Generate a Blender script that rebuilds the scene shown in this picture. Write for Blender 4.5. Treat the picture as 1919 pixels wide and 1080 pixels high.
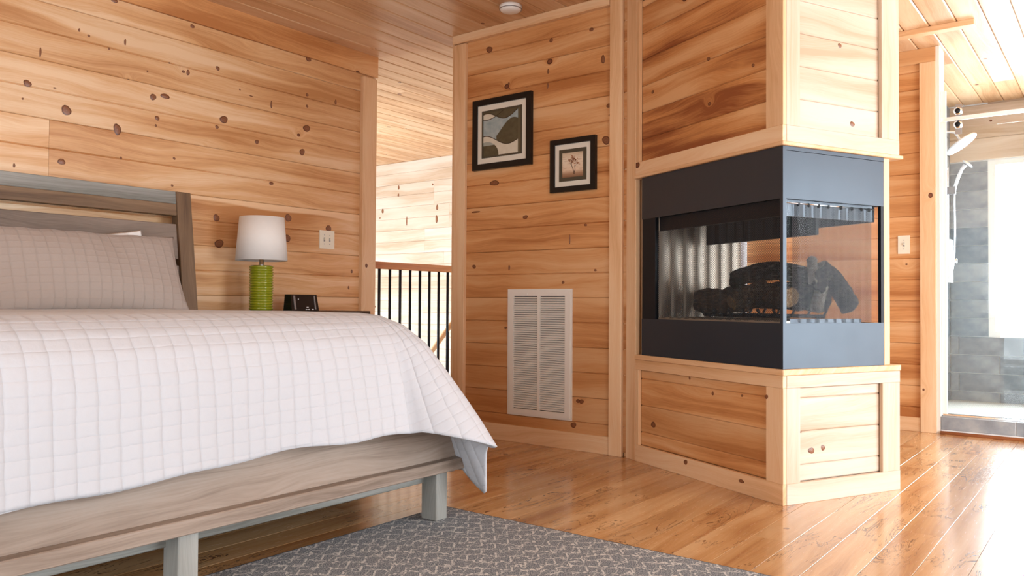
import bpy, bmesh, math, random
from mathutils import Vector, Matrix
random.seed(7)
PI = math.pi
S = bpy.context.scene
for o in list(bpy.data.objects):
    bpy.data.objects.remove(o)
COL = S.collection

# ---------------------------------------------------------------- camera, world, lights, exposure
def look(yaw, pitch, roll):
    F = Vector((math.cos(yaw)*math.cos(pitch), math.sin(yaw)*math.cos(pitch), math.sin(pitch)))
    R = Vector((math.sin(yaw), -math.cos(yaw), 0)); U = R.cross(F)
    R2 = R*math.cos(roll) + U*math.sin(roll); U2 = R2.cross(F)
    return Matrix(((R2.x, U2.x, -F.x), (R2.y, U2.y, -F.y), (R2.z, U2.z, -F.z)))
cam = bpy.data.cameras.new('camera')
cam.sensor_width = 36; cam.lens = 1501/1919*36; cam.clip_start = .02
co = bpy.data.objects.new('camera', cam); COL.objects.link(co)
co.matrix_world = Matrix.Translation((0, 0, .85)) @ look(*[math.radians(v) for v in (37.474, 1.104, .354)]).to_4x4()
S.camera = co
S.view_settings.view_transform = 'Standard'; S.view_settings.look = 'None'
S.view_settings.gamma = 1; S.view_settings.use_curve_mapping = False
S.view_settings.exposure = 0.54
W = bpy.data.worlds.new('sky'); S.world = W; W.use_nodes = True
bg = W.node_tree.nodes['Background']; bg.inputs[0].default_value = (.86, .93, 1, 1); bg.inputs[1].default_value = 1.8

def area(name, loc, direction, sx, sy, power, col=(.84, .93, 1)):
    l = bpy.data.lights.new(name, 'AREA'); l.shape = 'RECTANGLE'; l.size = sx; l.size_y = sy
    l.energy = power; l.color = col
    o = bpy.data.objects.new(name, l); COL.objects.link(o)
    o.location = loc; o.rotation_euler = Vector(direction).to_track_quat('-Z', 'Y').to_euler()
    return o
# daylight, one lamp just outside each glazed opening
area('daylight_south_window', (-.2, -2.62, 1.3), (0, 1, 0), 2.6, 1.7, 42)
area('daylight_south_door', (4.25, -2.62, 1.1), (0, 1, 0), 3.1, 2.1, 165)
area('daylight_west_door', (-2.12, .6, 1.1), (1, 0, 0), 2.2, 2.1, 50)
area('daylight_shower_window', (8.14, .16, 1.35), (-1, 0, 0), 1.45, 1.4, 110)
area('added_bath_light', (6.20, 2.75, 1.45), (-1, 0, 0), .8, 1.2, 22)  # added lamp, brightens the curtain seen through the fireplace
area('daylight_stair_window', (3.58, 7.0, .35), (1, 0, 0), 2.6, 2.3, 185, (.72, .87, 1))

# ---------------------------------------------------------------- materials
class NT:
    def __init__(s, name):
        s.m = bpy.data.materials.new(name); s.m.use_nodes = True
        s.t = s.m.node_tree; s.t.nodes.clear()
        s.out = s.t.nodes.new('ShaderNodeOutputMaterial')
    def n(s, typ, ins=None, **kw):
        nd = s.t.nodes.new('ShaderNode'+typ)
        for k, v in kw.items(): setattr(nd, k, v)
        for k, v in (ins or {}).items():
            if hasattr(v, 'is_linked') or hasattr(v, 'links'): s.t.links.new(v, nd.inputs[k])
            else: nd.inputs[k].default_value = v
        return nd
    def math(s, op, a, b=0.0, c=0.0, clamp=False):
        return s.n('Math', {0: a, 1: b, 2: c}, operation=op, use_clamp=clamp).outputs[0]
    def mix(s, f, a, b, mode='MIX'):
        nd = s.n('Mix', None, data_type='RGBA', blend_type=mode)
        for k, v in ((0, f), (6, a), (7, b)):
            if hasattr(v, 'links'): s.t.links.new(v, nd.inputs[k])
            else: nd.inputs[k].default_value = v if k == 0 else (*v[:3], 1)
        return nd.outputs[2]
    def ramp(s, f, stops, interp='LINEAR'):
        nd = s.n('ValToRGB', {0: f}); r = nd.color_ramp; r.interpolation = interp
        while len(r.elements) < len(stops): r.elements.new(.5)
        for e, (p, c) in zip(r.elements, stops):
            e.position = p; e.color = (*c, 1) if len(c) == 3 else c
        return nd.outputs[0]
    def bsdf(s, **ins):
        b = s.n('BsdfPrincipled')
        for k, v in ins.items():
            k = k.replace('_', ' ')
            if hasattr(v, 'links'): s.t.links.new(v, b.inputs[k])
            else: b.inputs[k].default_value = (*v, 1) if isinstance(v, tuple) and len(v) == 3 else v
        s.t.links.new(b.outputs[0], s.out.inputs[0]); return b
    def bump(s, h, strength=.3, dist=.002):
        return s.n('Bump', {'Height': h, 'Strength': strength, 'Distance': dist}).outputs[0]

def flat(name, col, rough=.5, metal=0, spec=.5, coat=0, noise=0):
    k = NT(name); c = (*col, 1)
    if noise:
        tc = k.n('TexCoord').outputs['Object']
        f = k.n('TexNoise', {'Vector': tc, 'Scale': 30, 'Detail': 4}).outputs[0]
        c = k.mix(k.math('MULTIPLY', f, noise), col, tuple(v*.55 for v in col))
    else: c = tuple(col)
    k.bsdf(Base_Color=c, Roughness=rough, Metallic=metal, Specular_IOR_Level=spec, Coat_Weight=coat)
    return k.m

def pine(name, light, mid, dark, knot=.5, rough=.42, streak=.5, coat=.0, cracks=0, var=.18, spec=.4, kcol=(.13, .040, .018), sap=0):
    k = NT(name)
    uv = k.n('UVMap').outputs[0]
    sep = k.n('SeparateXYZ', {0: uv}); u, v = sep.outputs[0], sep.outputs[1]
    # knots: a cell pattern in the board's own plane
    kv = k.n('CombineXYZ', {0: u, 1: k.math('MULTIPLY', v, 1.25)}).outputs[0]
    vor = k.n('TexVoronoi', {'Vector': kv, 'Scale': 3.1, 'Randomness': 1.0}, voronoi_dimensions='2D')
    d = vor.outputs['Distance']
    rnd = k.n('SeparateColor', {0: vor.outputs['Color']}).outputs[0]
    on = k.math('LESS_THAN', rnd, knot)
    size = k.math('MULTIPLY_ADD', rnd, .05/max(knot, .05), .018)
    infl = k.math('MULTIPLY', k.math('EXPONENT', k.math('MULTIPLY', k.math('MULTIPLY', d, d), -60)), on)
    w1 = k.n('TexNoise', {'Vector': k.n('CombineXYZ', {0: k.math('MULTIPLY', u, 1.1), 1: k.math('MULTIPLY', v, 5)}).outputs[0], 'Scale': 1, 'Detail': 2}, noise_dimensions='2D').outputs[0]
    ph = k.math('ADD', k.math('MULTIPLY', v, 9), k.math('MULTIPLY', w1, 1.15))
    ph = k.math('ADD', ph, k.math('MULTIPLY', infl, .55))
    rings = k.n('TexNoise', {'W': k.math('MULTIPLY', ph, 1.8), 'Scale': 1, 'Detail': 6, 'Roughness': .65}, noise_dimensions='1D').outputs[0]
    fine = k.n('TexNoise', {'Vector': k.n('CombineXYZ', {0: k.math('MULTIPLY', u, 9), 1: k.math('MULTIPLY', ph, 26)}).outputs[0], 'Scale': 1, 'Detail': 3}, noise_dimensions='2D').outputs[0]
    blot = k.n('TexNoise', {'Vector': k.n('CombineXYZ', {0: k.math('MULTIPLY', u, .7), 1: k.math('MULTIPLY', ph, .55)}).outputs[0], 'Scale': 1, 'Detail': 2}, noise_dimensions='2D').outputs[0]
    f = k.math('ADD', k.math('MULTIPLY', rings, .55), k.math('MULTIPLY', blot, streak+.35))
    f = k.math('ADD', f, k.math('MULTIPLY', fine, .2))
    f = k.math('MULTIPLY_ADD', k.math('SUBTRACT', f,   .5*(.55+streak+.35+.2)), 1.9, .5)
    col = k.ramp(f, [(.12, light), (.5, mid), (.88, dark)])
    rv = k.n('ObjectInfo').outputs['Random']
    if sap:     # pale sapwood along the upper edge of some boards
        ly = k.math('FRACT', v)
        edge = k.n('TexNoise', {'W': k.math('MULTIPLY', u, .9), 'Scale': 1, 'Detail': 1}, noise_dimensions='1D').outputs[0]
        e0 = k.math('SUBTRACT', .2886, k.math('MULTIPLY', edge, .09))
        s_ = k.math('MULTIPLY', k.math('MULTIPLY', k.math('SUBTRACT', ly, e0), 90, clamp=True), k.math('GREATER_THAN', k.math('FRACT', k.math('MULTIPLY', rv, 7.3)), .4))
        col = k.mix(k.math('MULTIPLY', s_, sap), col, tuple(min(1, a*1.08) for a in light))
    col = k.mix(k.math('MULTIPLY', rv, var*2), col, tuple(a*.62 for a in mid), 'MIX')
    # knot disc with a dark rim
    dn = k.math('DIVIDE', d, size)
    disc = k.math('MULTIPLY', k.math('LESS_THAN', dn, 1.0), on)
    kc = k.ramp(dn, [(.0, (.22, .09, .045)), (.55, tuple(a*1.5 for a in kcol)), (.85, tuple(a*.5 for a in kcol)), (1.0, tuple(a*.8 for a in kcol))])
    col = k.mix(disc, col, kc)
    if cracks:
        cr = k.n('TexNoise', {'Vector': k.n('CombineXYZ', {0: k.math('MULTIPLY', u, 2.1), 1: k.math('MULTIPLY', v, 11)}).outputs[0], 'Scale': 1, 'Detail': 5, 'Roughness': .7, 'Distortion': .8}, noise_dimensions='2D').outputs[0]
        line = k.math('LESS_THAN', k.math('ABSOLUTE', k.math('SUBTRACT', cr, .5)), .010)
        area_ = k.math('GREATER_THAN', k.n('TexNoise', {'Vector': uv, 'Scale': 2.3, 'Detail': 1}, noise_dimensions='2D').outputs[0], .53)
        col = k.mix(k.math('MULTIPLY', k.math('MULTIPLY', line, area_), cracks), col, (.10, .035, .012))
    k.bsdf(Base_Color=col, Roughness=k.math('MULTIPLY_ADD', fine, .12, rough-.06), Specular_IOR_Level=spec, Coat_Weight=coat, Coat_Roughness=.12,
           Normal=k.bump(fine, .12, .0012))
    return k.m

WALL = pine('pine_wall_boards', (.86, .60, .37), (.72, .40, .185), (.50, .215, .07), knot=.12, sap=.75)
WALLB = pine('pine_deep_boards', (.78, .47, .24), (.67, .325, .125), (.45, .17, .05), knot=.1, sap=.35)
CEIL = pine('pine_ceiling_boards', (.80, .55, .34), (.70, .42, .22), (.50, .25, .11), knot=.3, var=.16)
PALE_LIT = pine('pine_boards_window_lit', (.68, .56, .45), (.62, .48, .36), (.50, .35, .23), knot=.12, var=.08)  # pine boards with bright window light put into the colour: paler, less saturated
TRIM_LIT = pine('pine_trim_window_lit', (.68, .56, .45), (.62, .48, .36), (.53, .37, .24), knot=.10, var=.06, streak=.3)  # lit copy of the trim for the chimney's window side, light in the colour
TRIM = pine('pine_trim', (.86, .62, .39), (.80, .51, .285), (.66, .365, .17), knot=.10, var=.08, streak=.3)
FLOOR = pine('pine_floor_boards', (.74, .48, .25), (.60, .33, .14), (.38, .17, .06), knot=.12, rough=.25, coat=.5, cracks=.85, var=.2, spec=.5)
STREAK = pine('pine_streaked_boards', (.80, .46, .22), (.62, .27, .09), (.27, .075, .022), knot=.1, streak=1.0, var=.12)
GROOVE = flat('groove_backing_wood', (.20, .085, .035), .8)  # dark brown backing slab that shows in the joints between boards
GREYW_LIT = pine('weathered_grey_brown_wood_lit', (.43, .345, .285), (.33, .25, .195), (.18, .125, .09), knot=.0001, rough=.55, var=.1)  # bed wood lightened in colour for the window light on the footboard
GREYW_SHADED = pine('weathered_grey_brown_wood_shaded', (.30, .23, .185), (.21, .155, .12), (.10, .07, .05), knot=.1, rough=.6, var=.1)  # darker copy of the bed wood, for the headboard away from the window
BROWNW = pine('weathered_brown_wood', (.30, .19, .11), (.20, .12, .065), (.09, .05, .028), knot=.12, rough=.5, var=.1)
TEALW = pine('weathered_grey_green_wood', (.36, .355, .325), (.25, .245, .22), (.12, .115, .095), knot=.05, rough=.5, var=.08)
DARKW = pine('dark_stained_wood', (.10, .06, .04), (.06, .035, .022), (.03, .018, .012), knot=.05, rough=.4)
RAILW = pine('orange_rail_wood', (.62, .27, .10), (.50, .19, .06), (.36, .12, .035), knot=.05)
BLACKM = flat('black_painted_metal', (.010, .012, .016), .5, spec=.25)
PANELM = None
k = NT('black_satin_steel')
nz = k.n('TexNoise', {'Vector': k.n('TexCoord').outputs['Object'], 'Scale': 6, 'Detail': 3}).outputs[0]
k.bsdf(Base_Color=(.020, .025, .035), Roughness=k.math('MULTIPLY_ADD', nz, .1, .34), Specular_IOR_Level=.68, Specular_Tint=(.74, .87, 1.0))
PANELM = k.m
CHROME = flat('chrome', (.82, .83, .85), .12, 1); NICKEL = flat('brushed_nickel', (.90, .91, .93), .42, .6)
WHITEM = flat('white_enamel', (.82, .79, .73), .35)
WHITEP = flat('white_plastic', (.88, .87, .84), .35)
IVORY = flat('ivory_plastic', (.85, .80, .66), .4)
DARK = flat('dark_recess', (.015, .013, .012), .8)
GREENC = flat('green_glazed_ceramic', (.27, .29, .012), .12, coat=.6)
SHADE = flat('white_linen_shade', (.86, .83, .79), .8, noise=.12)
BLACKP = flat('black_gloss_plastic', (.008, .008, .009), .15)
SILVER = flat('silver_plastic', (.35, .35, .36), .3, .6)
GROUT = flat('pale_grout', (.78, .79, .78), .8)
CANVAS = flat('cream_mat_board', (.80, .75, .64), .8)
BLACKF = flat('black_gloss_frame', (.008, .007, .007), .3, spec=.3)
WHITEC = flat('white_cotton', (.88, .88, .87), .85)
STEEL = flat('fluted_steel_liner', (.33, .28, .22), .4, .5)
def glass(name, refl=.08, tint=(1, 1, 1), rough=.0):
    k = NT(name)
    tr = k.n('BsdfTransparent', {0: (*tint, 1)}); gl = k.n('BsdfGlossy', {'Roughness': rough})
    fr = k.n('LayerWeight', {'Blend': .5}).outputs['Facing']
    mx = k.n('MixShader', {0: k.math('MULTIPLY_ADD', k.math('POWER', fr, 5), .9*refl/.08*.5, refl*.5, clamp=True)})
    k.t.links.new(tr.outputs[0], mx.inputs[1]); k.t.links.new(gl.outputs[0], mx.inputs[2])
    k.t.links.new(mx.outputs[0], k.out.inputs[0]); return k.m
GLASS = glass('clear_glass'); FGLASS = glass('low_glare_fireplace_glass', .006); SGLASS = glass('shower_glass', .05, (.97, .985, .98))
# tile
k = NT('slate_grey_tile')
tc = k.n('TexCoord').outputs['Object']; rv = k.n('ObjectInfo').outputs['Random']
f = k.n('TexNoise', {'Vector': k.n('VectorMath', {0: tc, 1: (7, 7, 7)}, operation='ADD').outputs[0], 'Scale': 7, 'Detail': 5, 'Roughness': .6}).outputs[0]
c = k.ramp(k.math('ADD', f, k.math('MULTIPLY_ADD', rv, .3, -.15)), [(.3, (.20, .225, .25)), (.5, (.28, .31, .34)), (.7, (.38, .40, .41))])
k.bsdf(Base_Color=c, Roughness=.35, Normal=k.bump(f, .1, .002)); TILE = k.m
k = NT('shower_floor_mosaic')
uv = k.n('TexCoord').outputs['Object']
br = k.n('TexBrick', {'Vector': uv, 'Scale': 20, 'Mortar Size': .04, 'Color1': (.62, .60, .52, 1), 'Color2': (.46, .47, .42, 1), 'Mortar': (.75, .75, .72, 1)})
k.bsdf(Base_Color=br.outputs[0], Roughness=.4); MOSAIC = k.m
# quilts: stitched grid as a fine relief
def quilt_mat(name, col, su, sv, rough=.85, depth=.004, wob=.15):
    k = NT(name); uv = k.n('UVMap').outputs[0]
    nz = k.n('TexNoise', {'Vector': uv, 'Scale': 14, 'Detail': 2}, noise_dimensions='2D')
    sp = k.n('SeparateXYZ', {0: uv})
    off = k.math('MULTIPLY_ADD', nz.outputs[0], wob, -wob/2)
    def pad(x, s, o):
        q = k.math('FRACT', k.math('ADD', k.math('DIVIDE', x, s), o))
        q = k.math('ABSOLUTE', k.math('MULTIPLY_ADD', q, 2, -1))
        return k.math('SUBTRACT', 1, k.math('POWER', q, 5))
    hu, hv = pad(sp.outputs[0], su, off), pad(sp.outputs[1], sv, k.math('MULTIPLY', off, 1.6))
    pu = k.math('ADD', k.math('MULTIPLY', hu, .70), k.math('MULTIPLY', hv, .27))
    puck = k.n('TexNoise', {'Vector': uv, 'Scale': 55, 'Detail': 3}, noise_dimensions='2D').outputs[0]
    h = k.math('ADD', pu, k.math('MULTIPLY', puck, .22))
    weave = k.n('TexNoise', {'Vector': uv, 'Scale': 700, 'Detail': 1}, noise_dimensions='2D').outputs[0]
    c = k.mix(k.math('MULTIPLY', weave, .12), col, tuple(v*.7 for v in col))
    k.bsdf(Base_Color=c, Roughness=rough, Sheen_Weight=.2, Normal=k.bump(h, .8, depth*1.4)); return k.m
QUILT = quilt_mat('white_quilted_cotton', (.53, .53, .555), .0545, .037)
PILLOW = quilt_mat('taupe_quilted_cotton', (.42, .345, .30), .052, .034, depth=.004)
# rug
k = NT('grey_blue_rug_weave')
uv = k.n('UVMap').outputs[0]; sp = k.n('SeparateXYZ', {0: uv})
nz = k.n('TexNoise', {'Vector': uv, 'Scale': 26, 'Detail': 2}, noise_dimensions='2D').outputs[0]
x = k.math('ADD', k.math('DIVIDE', sp.outputs[0], .074), k.math('MULTIPLY', nz, .55))
y = k.math('ADD', k.math('DIVIDE', sp.outputs[1], .062), k.math('MULTIPLY', nz, .7))
def saw(q): return k.math('ABSOLUTE', k.math('MULTIPLY_ADD', k.math('FRACT', q), 2, -1))
l1 = k.math('GREATER_THAN', saw(k.math('ADD', y, k.math('MULTIPLY', saw(x), .5))), .86)
l2 = k.math('GREATER_THAN', saw(k.math('ADD', x, k.math('MULTIPLY', y, .5))), .90)
l3 = k.math('GREATER_THAN', saw(k.math('SUBTRACT', k.math('MULTIPLY', x, .5), k.math('MULTIPLY', y, 1.0))), .93)
ln = k.math('MAXIMUM', l1, k.math('MAXIMUM', l2, k.math('MULTIPLY', l3, .6)))
sp2 = k.n('TexNoise', {'Vector': uv, 'Scale': 260, 'Detail': 2}, noise_dimensions='2D').outputs[0]
base = k.ramp(sp2, [(.36, (.09, .11, .14)), (.5, (.21, .235, .25)), (.64, (.40, .40, .41))])
fl = k.math('MULTIPLY', ln, k.math('GREATER_THAN', k.n('TexNoise', {'Vector': uv, 'Scale': 90}, noise_dimensions='2D').outputs[0], .43))
c = k.mix(k.math('MULTIPLY', fl, .75), base, (.72, .71, .68))
k.bsdf(Base_Color=c, Roughness=.95, Specular_IOR_Level=.1, Normal=k.bump(sp2, .5, .003)); RUG = k.m
# wire fire screen: woven diamond wire, open between the wires
k = NT('fire_screen_wire_mesh')
uv = k.n('UVMap').outputs[0]; sp = k.n('SeparateXYZ', {0: uv})
p_ = .0115
a1 = k.math('FRACT', k.math('DIVIDE', k.math('ADD', sp.outputs[0], sp.outputs[1]), p_))
a2 = k.math('FRACT', k.math('DIVIDE', k.math('SUBTRACT', sp.outputs[0], sp.outputs[1]), p_))
w = k.math('MAXIMUM', k.math('LESS_THAN', a1, .24), k.math('LESS_THAN', a2, .24))
tr = k.n('BsdfTransparent'); bs = k.n('BsdfPrincipled', {'Base Color': (.05, .055, .06, 1), 'Roughness': .7, 'Specular IOR Level': .2})
mx = k.n('MixShader', {0: w}); k.t.links.new(tr.outputs[0], mx.inputs[1]); k.t.links.new(bs.outputs[0], mx.inputs[2]); k.t.links.new(mx.outputs[0], k.out.inputs[0])
MESHW = k.m
# knots
k = NT('pine_knot')
uv = k.n('UVMap').outputs[0]
sp = k.n('SeparateXYZ', {0: uv})
r = k.math('SQRT', k.math('ADD', k.math('MULTIPLY', sp.outputs[0], sp.outputs[0]), k.math('MULTIPLY', sp.outputs[1], sp.outputs[1])))
nz = k.n('TexNoise', {'Vector': uv, 'Scale': 2.4, 'Detail': 3}, noise_dimensions='2D').outputs[0]
c = k.ramp(k.math('ADD', r, k.math('MULTIPLY_ADD', nz, .4, -.2)), [(0, (.30, .13, .06)), (.3, (.20, .072, .030)), (.62, (.27, .10, .04)), (.84, (.075, .020, .008)), (.97, (.22, .075, .026)), (1.0, (.45, .21, .08))])
k.bsdf(Base_Color=c, Roughness=.4); KNOT = k.m
# bark and log ends
def logmat(name, a, b, c_, sc=40):
    k = NT(name); tc = k.n('TexCoord').outputs['Object']
    mp = k.n('Mapping', {'Vector': tc, 'Scale': (1, 4, 4)}).outputs[0]
    f = k.n('TexNoise', {'Vector': mp, 'Scale': sc, 'Detail': 6, 'Roughness': .7}).outputs[0]
    col = k.ramp(f, [(.35, a), (.52, b), (.66, c_)])
    k.bsdf(Base_Color=col, Roughness=.9, Normal=k.bump(f, 1, .02)); return k.m
BARK = logmat('charred_bark', (.008, .008, .008), (.05, .043, .038), (.30, .28, .26), 22)
BARKB = logmat('brown_bark', (.02, .013, .010), (.11, .07, .045), (.36, .28, .20), 22)
LOGEND = logmat('sawn_log_end', (.16, .08, .03), (.38, .24, .12), (.60, .45, .28), 25)
ASH = logmat('ash_white_split_wood', (.12, .10, .08), (.45, .40, .33), (.75, .70, .62), 25)

# ---------------------------------------------------------------- mesh helpers
def link(name, me, mat=None, parent=None):
    o = bpy.data.objects.new(name, me); COL.objects.link(o)
    if mat and me is not None:
        if len(me.materials) == 0: me.materials.append(mat)
    if parent: o.parent = parent
    return o
def tag(o, label, cat, group=None):
    o['label'] = label; o['category'] = cat
    if group: o['group'] = group
    return o
def thing(name, label, cat, loc=(0, 0, 0), rz=0, group=None):
    o = bpy.data.objects.new(name, None); COL.objects.link(o); o.empty_display_size = .1
    o.location = loc; o.rotation_euler = (0, 0, rz)
    return tag(o, label, cat, group)
def struct(o): o['kind'] = 'structure'; return o
def fin(bm, name, mat, parent=None, smooth=False, bevel=0):
    if bevel:
        bmesh.ops.bevel(bm, geom=[e for e in bm.edges if e.is_manifold and e.calc_face_angle(0) > .6], offset=bevel, segments=2, affect='EDGES', profile=.6)
    bmesh.ops.recalc_face_normals(bm, faces=bm.faces)
    for f in bm.faces: f.smooth = smooth
    me = bpy.data.meshes.new(name); bm.to_mesh(me); bm.free()
    return link(name, me, mat, parent)
def bx(bm, x0, x1, y0, y1, z0, z1):
    vs = [bm.verts.new((x, y, z)) for x in (x0, x1) for y in (y0, y1) for z in (z0, z1)]
    for f in ((0, 1, 3, 2), (4, 6, 7, 5), (0, 4, 5, 1), (2, 3, 7, 6), (0, 2, 6, 4), (1, 5, 7, 3)):
        bm.faces.new([vs[i] for i in f])
    return vs
def box(name, mat, x0, x1, y0, y1, z0, z1, parent=None, bevel=0):
    bm = bmesh.new(); bx(bm, x0, x1, y0, y1, z0, z1); return fin(bm, name, mat, parent, bevel=bevel)
def woodbox(name, mat, x0, x1, y0, y1, z0, z1, parent=None, bevel=.002, rot=None):
    """box with board UVs: u along its longest side"""
    bm = bmesh.new(); bx(bm, x0, x1, y0, y1, z0, z1)
    if bevel: bmesh.ops.bevel(bm, geom=list(bm.edges), offset=bevel, segments=1, affect='EDGES')
    bmesh.ops.recalc_face_normals(bm, faces=bm.faces)
    dims = (x1-x0, y1-y0, z1-z0); L = dims.index(max(dims)); oth = [i for i in range(3) if i != L]
    uvl = bm.loops.layers.uv.new('UVMap'); ru, rv = random.uniform(0, 90), random.uniform(0, 90)
    for f in bm.faces:
        for l in f.loops:
            c = l.vert.co; l[uvl].uv = (c[L]+ru, c[oth[0]]+c[oth[1]]+rv)
    me = bpy.data.meshes.new(name); bm.to_mesh(me); bm.free()
    o = link(name, me, mat, parent)
    if rot: o.matrix_local = rot
    return o
def tube(bm, pts, r, n=10, caps=True):
    pts = [Vector(p) for p in pts]; rings = []
    for i, p in enumerate(pts):
        d = (pts[min(i+1, len(pts)-1)] - pts[max(i-1, 0)]).normalized()
        a = d.orthogonal().normalized() if i == 0 else (rings_a - d*rings_a.dot(d)).normalized()
        rings_a = a; b = d.cross(a)
        rr = r[i] if isinstance(r, (list, tuple)) else r
        rings.append([bm.verts.new(p + a*rr*math.cos(2*PI*j/n) + b*rr*math.sin(2*PI*j/n)) for j in range(n)])
    for A, B in zip(rings, rings[1:]):
        for j in range(n): bm.faces.new((A[j], A[(j+1) % n], B[(j+1) % n], B[j]))
    if caps: bm.faces.new(rings[0][::-1]); bm.faces.new(rings[-1])
    return rings
def lathe(bm, prof, n=48, cx=0, cy=0, closed=False):
    rings = [[bm.verts.new((cx+r*math.cos(2*PI*j/n), cy+r*math.sin(2*PI*j/n), z)) for j in range(n)] for r, z in prof]
    for A, B in zip(rings, rings[1:]):
        for j in range(n): bm.faces.new((A[j], A[(j+1) % n], B[(j+1) % n], B[j]))
    if not closed:
        bm.faces.new(rings[0][::-1]); bm.faces.new(rings[-1])
    else:
        A, B = rings[-1], rings[0]
        for j in range(n): bm.faces.new((A[j], A[(j+1) % n], B[(j+1) % n], B[j]))
# a board: length X, width Y, face towards +Z, chamfered long edges and optional centre groove
def board(name, mat, L, Wd, T, M, parent, ch=.004, notch=True, uvr=None):
    if name == 'ceiling_board': ch = .007; Wd -= .0015
    pr = [(0, 0), (0, T-ch*.8), (ch, T)]
    if notch: pr += [(Wd/2-.0045, T), (Wd/2, T-.007), (Wd/2+.0045, T)]
    pr += [(Wd-ch, T), (Wd, T-ch*.8), (Wd, 0)]
    n = len(pr); vs = [(x, y, z) for x in (0.0006, L-.0006) for y, z in pr]
    fs = [(i, i+n, (i+1) % n+n, (i+1) % n) for i in range(n)] + [tuple(range(n)), tuple(range(2*n-1, n-1, -1))]
    me = bpy.data.meshes.new(name); me.from_pydata(vs, [], fs)
    ru, rv = uvr or (random.uniform(0, 90), random.randint(1, 90))
    uvl = me.uv_layers.new(name='UVMap').data
    for i, l in enumerate(me.loops):
        c = vs[l.vertex_index]; uvl[i].uv = (c[0]+ru, c[1]+rv)
    me.validate(); me.update()
    o = link(name, me, mat, parent); o.matrix_local = M; return o
def frame_m(origin, ex, ey):
    ex = Vector(ex).normalized(); ey = Vector(ey).normalized(); ez = ex.cross(ey)
    return Matrix(((ex.x, ey.x, ez.x, origin[0]), (ex.y, ey.y, ez.y, origin[1]), (ex.z, ey.z, ez.z, origin[2]), (0, 0, 0, 1)))
def clad(parent, mat, origin, ex, ey, length, w, n, T=.012, seg=(1.6, 3.6), notch=True, name='plank', cuts=None, ch=.004, hi=None, holes=()):
    """rows of boards: run along ex, stack along ey, faces towards ex x ey"""
    ex = Vector(ex).normalized(); ey = Vector(ey).normalized()
    for r in range(n):
        ww = w if hi is None else min(w, hi-r*w)
        if ww <= .01: break
        x = 0; cs = (cuts or {}).get(r); ends = list(cs) if cs else []
        if not cs:
            q = random.uniform(*seg) * random.uniform(.3, 1)
            while q < length-.4: ends.append(q); q += random.uniform(*seg)
        ends.append(length)
        for e in ends:
            spans = [(x, e)]
            for h0, h1, r0, r1 in holes:
                if r*w < r1-.001 and (r+1)*w > r0+.001:
                    new = []
                    for s0, s1 in spans:
                        if s1 <= h0 or s0 >= h1: new.append((s0, s1)); continue
                        if s0 < h0: new.append((s0, h0))
                        if s1 > h1: new.append((h1, s1))
                    spans = new
            for s0, s1 in spans:
                if s1-s0 > .02:
                    o = Vector(origin) + ex*s0 + ey*(r*w)
                    board(name, mat, s1-s0, ww-.0016, T, frame_m(o, ex, ey), parent, notch=notch, ch=ch)
            x = e
def knots(parent, lst, fn, ex):
    """oval knots set in the boards; fn gives the point on the face"""
    ex = Vector(ex)
    for q, z, rx, rz in lst:
        n = 14; sd = random.random()*6
        o, nrm = fn(q, z); o = Vector(o); nrm = Vector(nrm).normalized()
        vs = []; uvv = []
        for rad, h in ((1.0, .0002), (.8, .0014), (0, .0018)):
            for j in range(n if rad else 1):
                t = 2*PI*j/n; k_ = 1+.09*math.sin(2*t+sd)+.06*math.sin(3*t+2*sd)
                vs.append((rad*rx*k_*math.cos(t), rad*rz*k_*math.sin(t), h)); uvv.append((rad*math.cos(t), rad*math.sin(t)))
        fs = []
        for j in range(n):
            fs.append((j, (j+1) % n, n+(j+1) % n, n+j)); fs.append((n+j, n+(j+1) % n, 2*n))
        me = bpy.data.meshes.new('knot'); me.from_pydata(vs, [], fs)
        uvl = me.uv_layers.new(name='UVMap').data
        for i, l in enumerate(me.loops): uvl[i].uv = uvv[l.vertex_index]
        for p in me.polygons: p.use_smooth = True
        ob = link('knot', me, KNOT, parent); ey = nrm.cross(ex)
        ob.matrix_local = frame_m(o, ex, ey)

H = 2.6; PW = .2886
# ---------------------------------------------------------------- floor
fl = struct(box('floor', GROOVE, -2.0, 6.0, -2.5, 4.36, -.2, -.018))
clad(fl, FLOOR, (-2.0, .541-.139*21, -.018), (1, 0, 0), (0, 1, 0), 8.0, .139, 48, T=.018, seg=(1.5, 3.4), notch=False, ch=.0006, name='floorboard')
# ---------------------------------------------------------------- ceiling
ce = struct(box('ceiling', GROOVE, -2.0, 8.1, -2.5, 9.0, H+.012, H+.15))
clad(ce, CEIL, (-2.0, .9626-.1494*22+76*.1494, H+.012), (1, 0, 0), (0, -1, 0), 10.0, .1494, 76, T=.012, seg=(2.6, 4.6), notch=False, ch=.005, name='ceiling_board')
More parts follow.
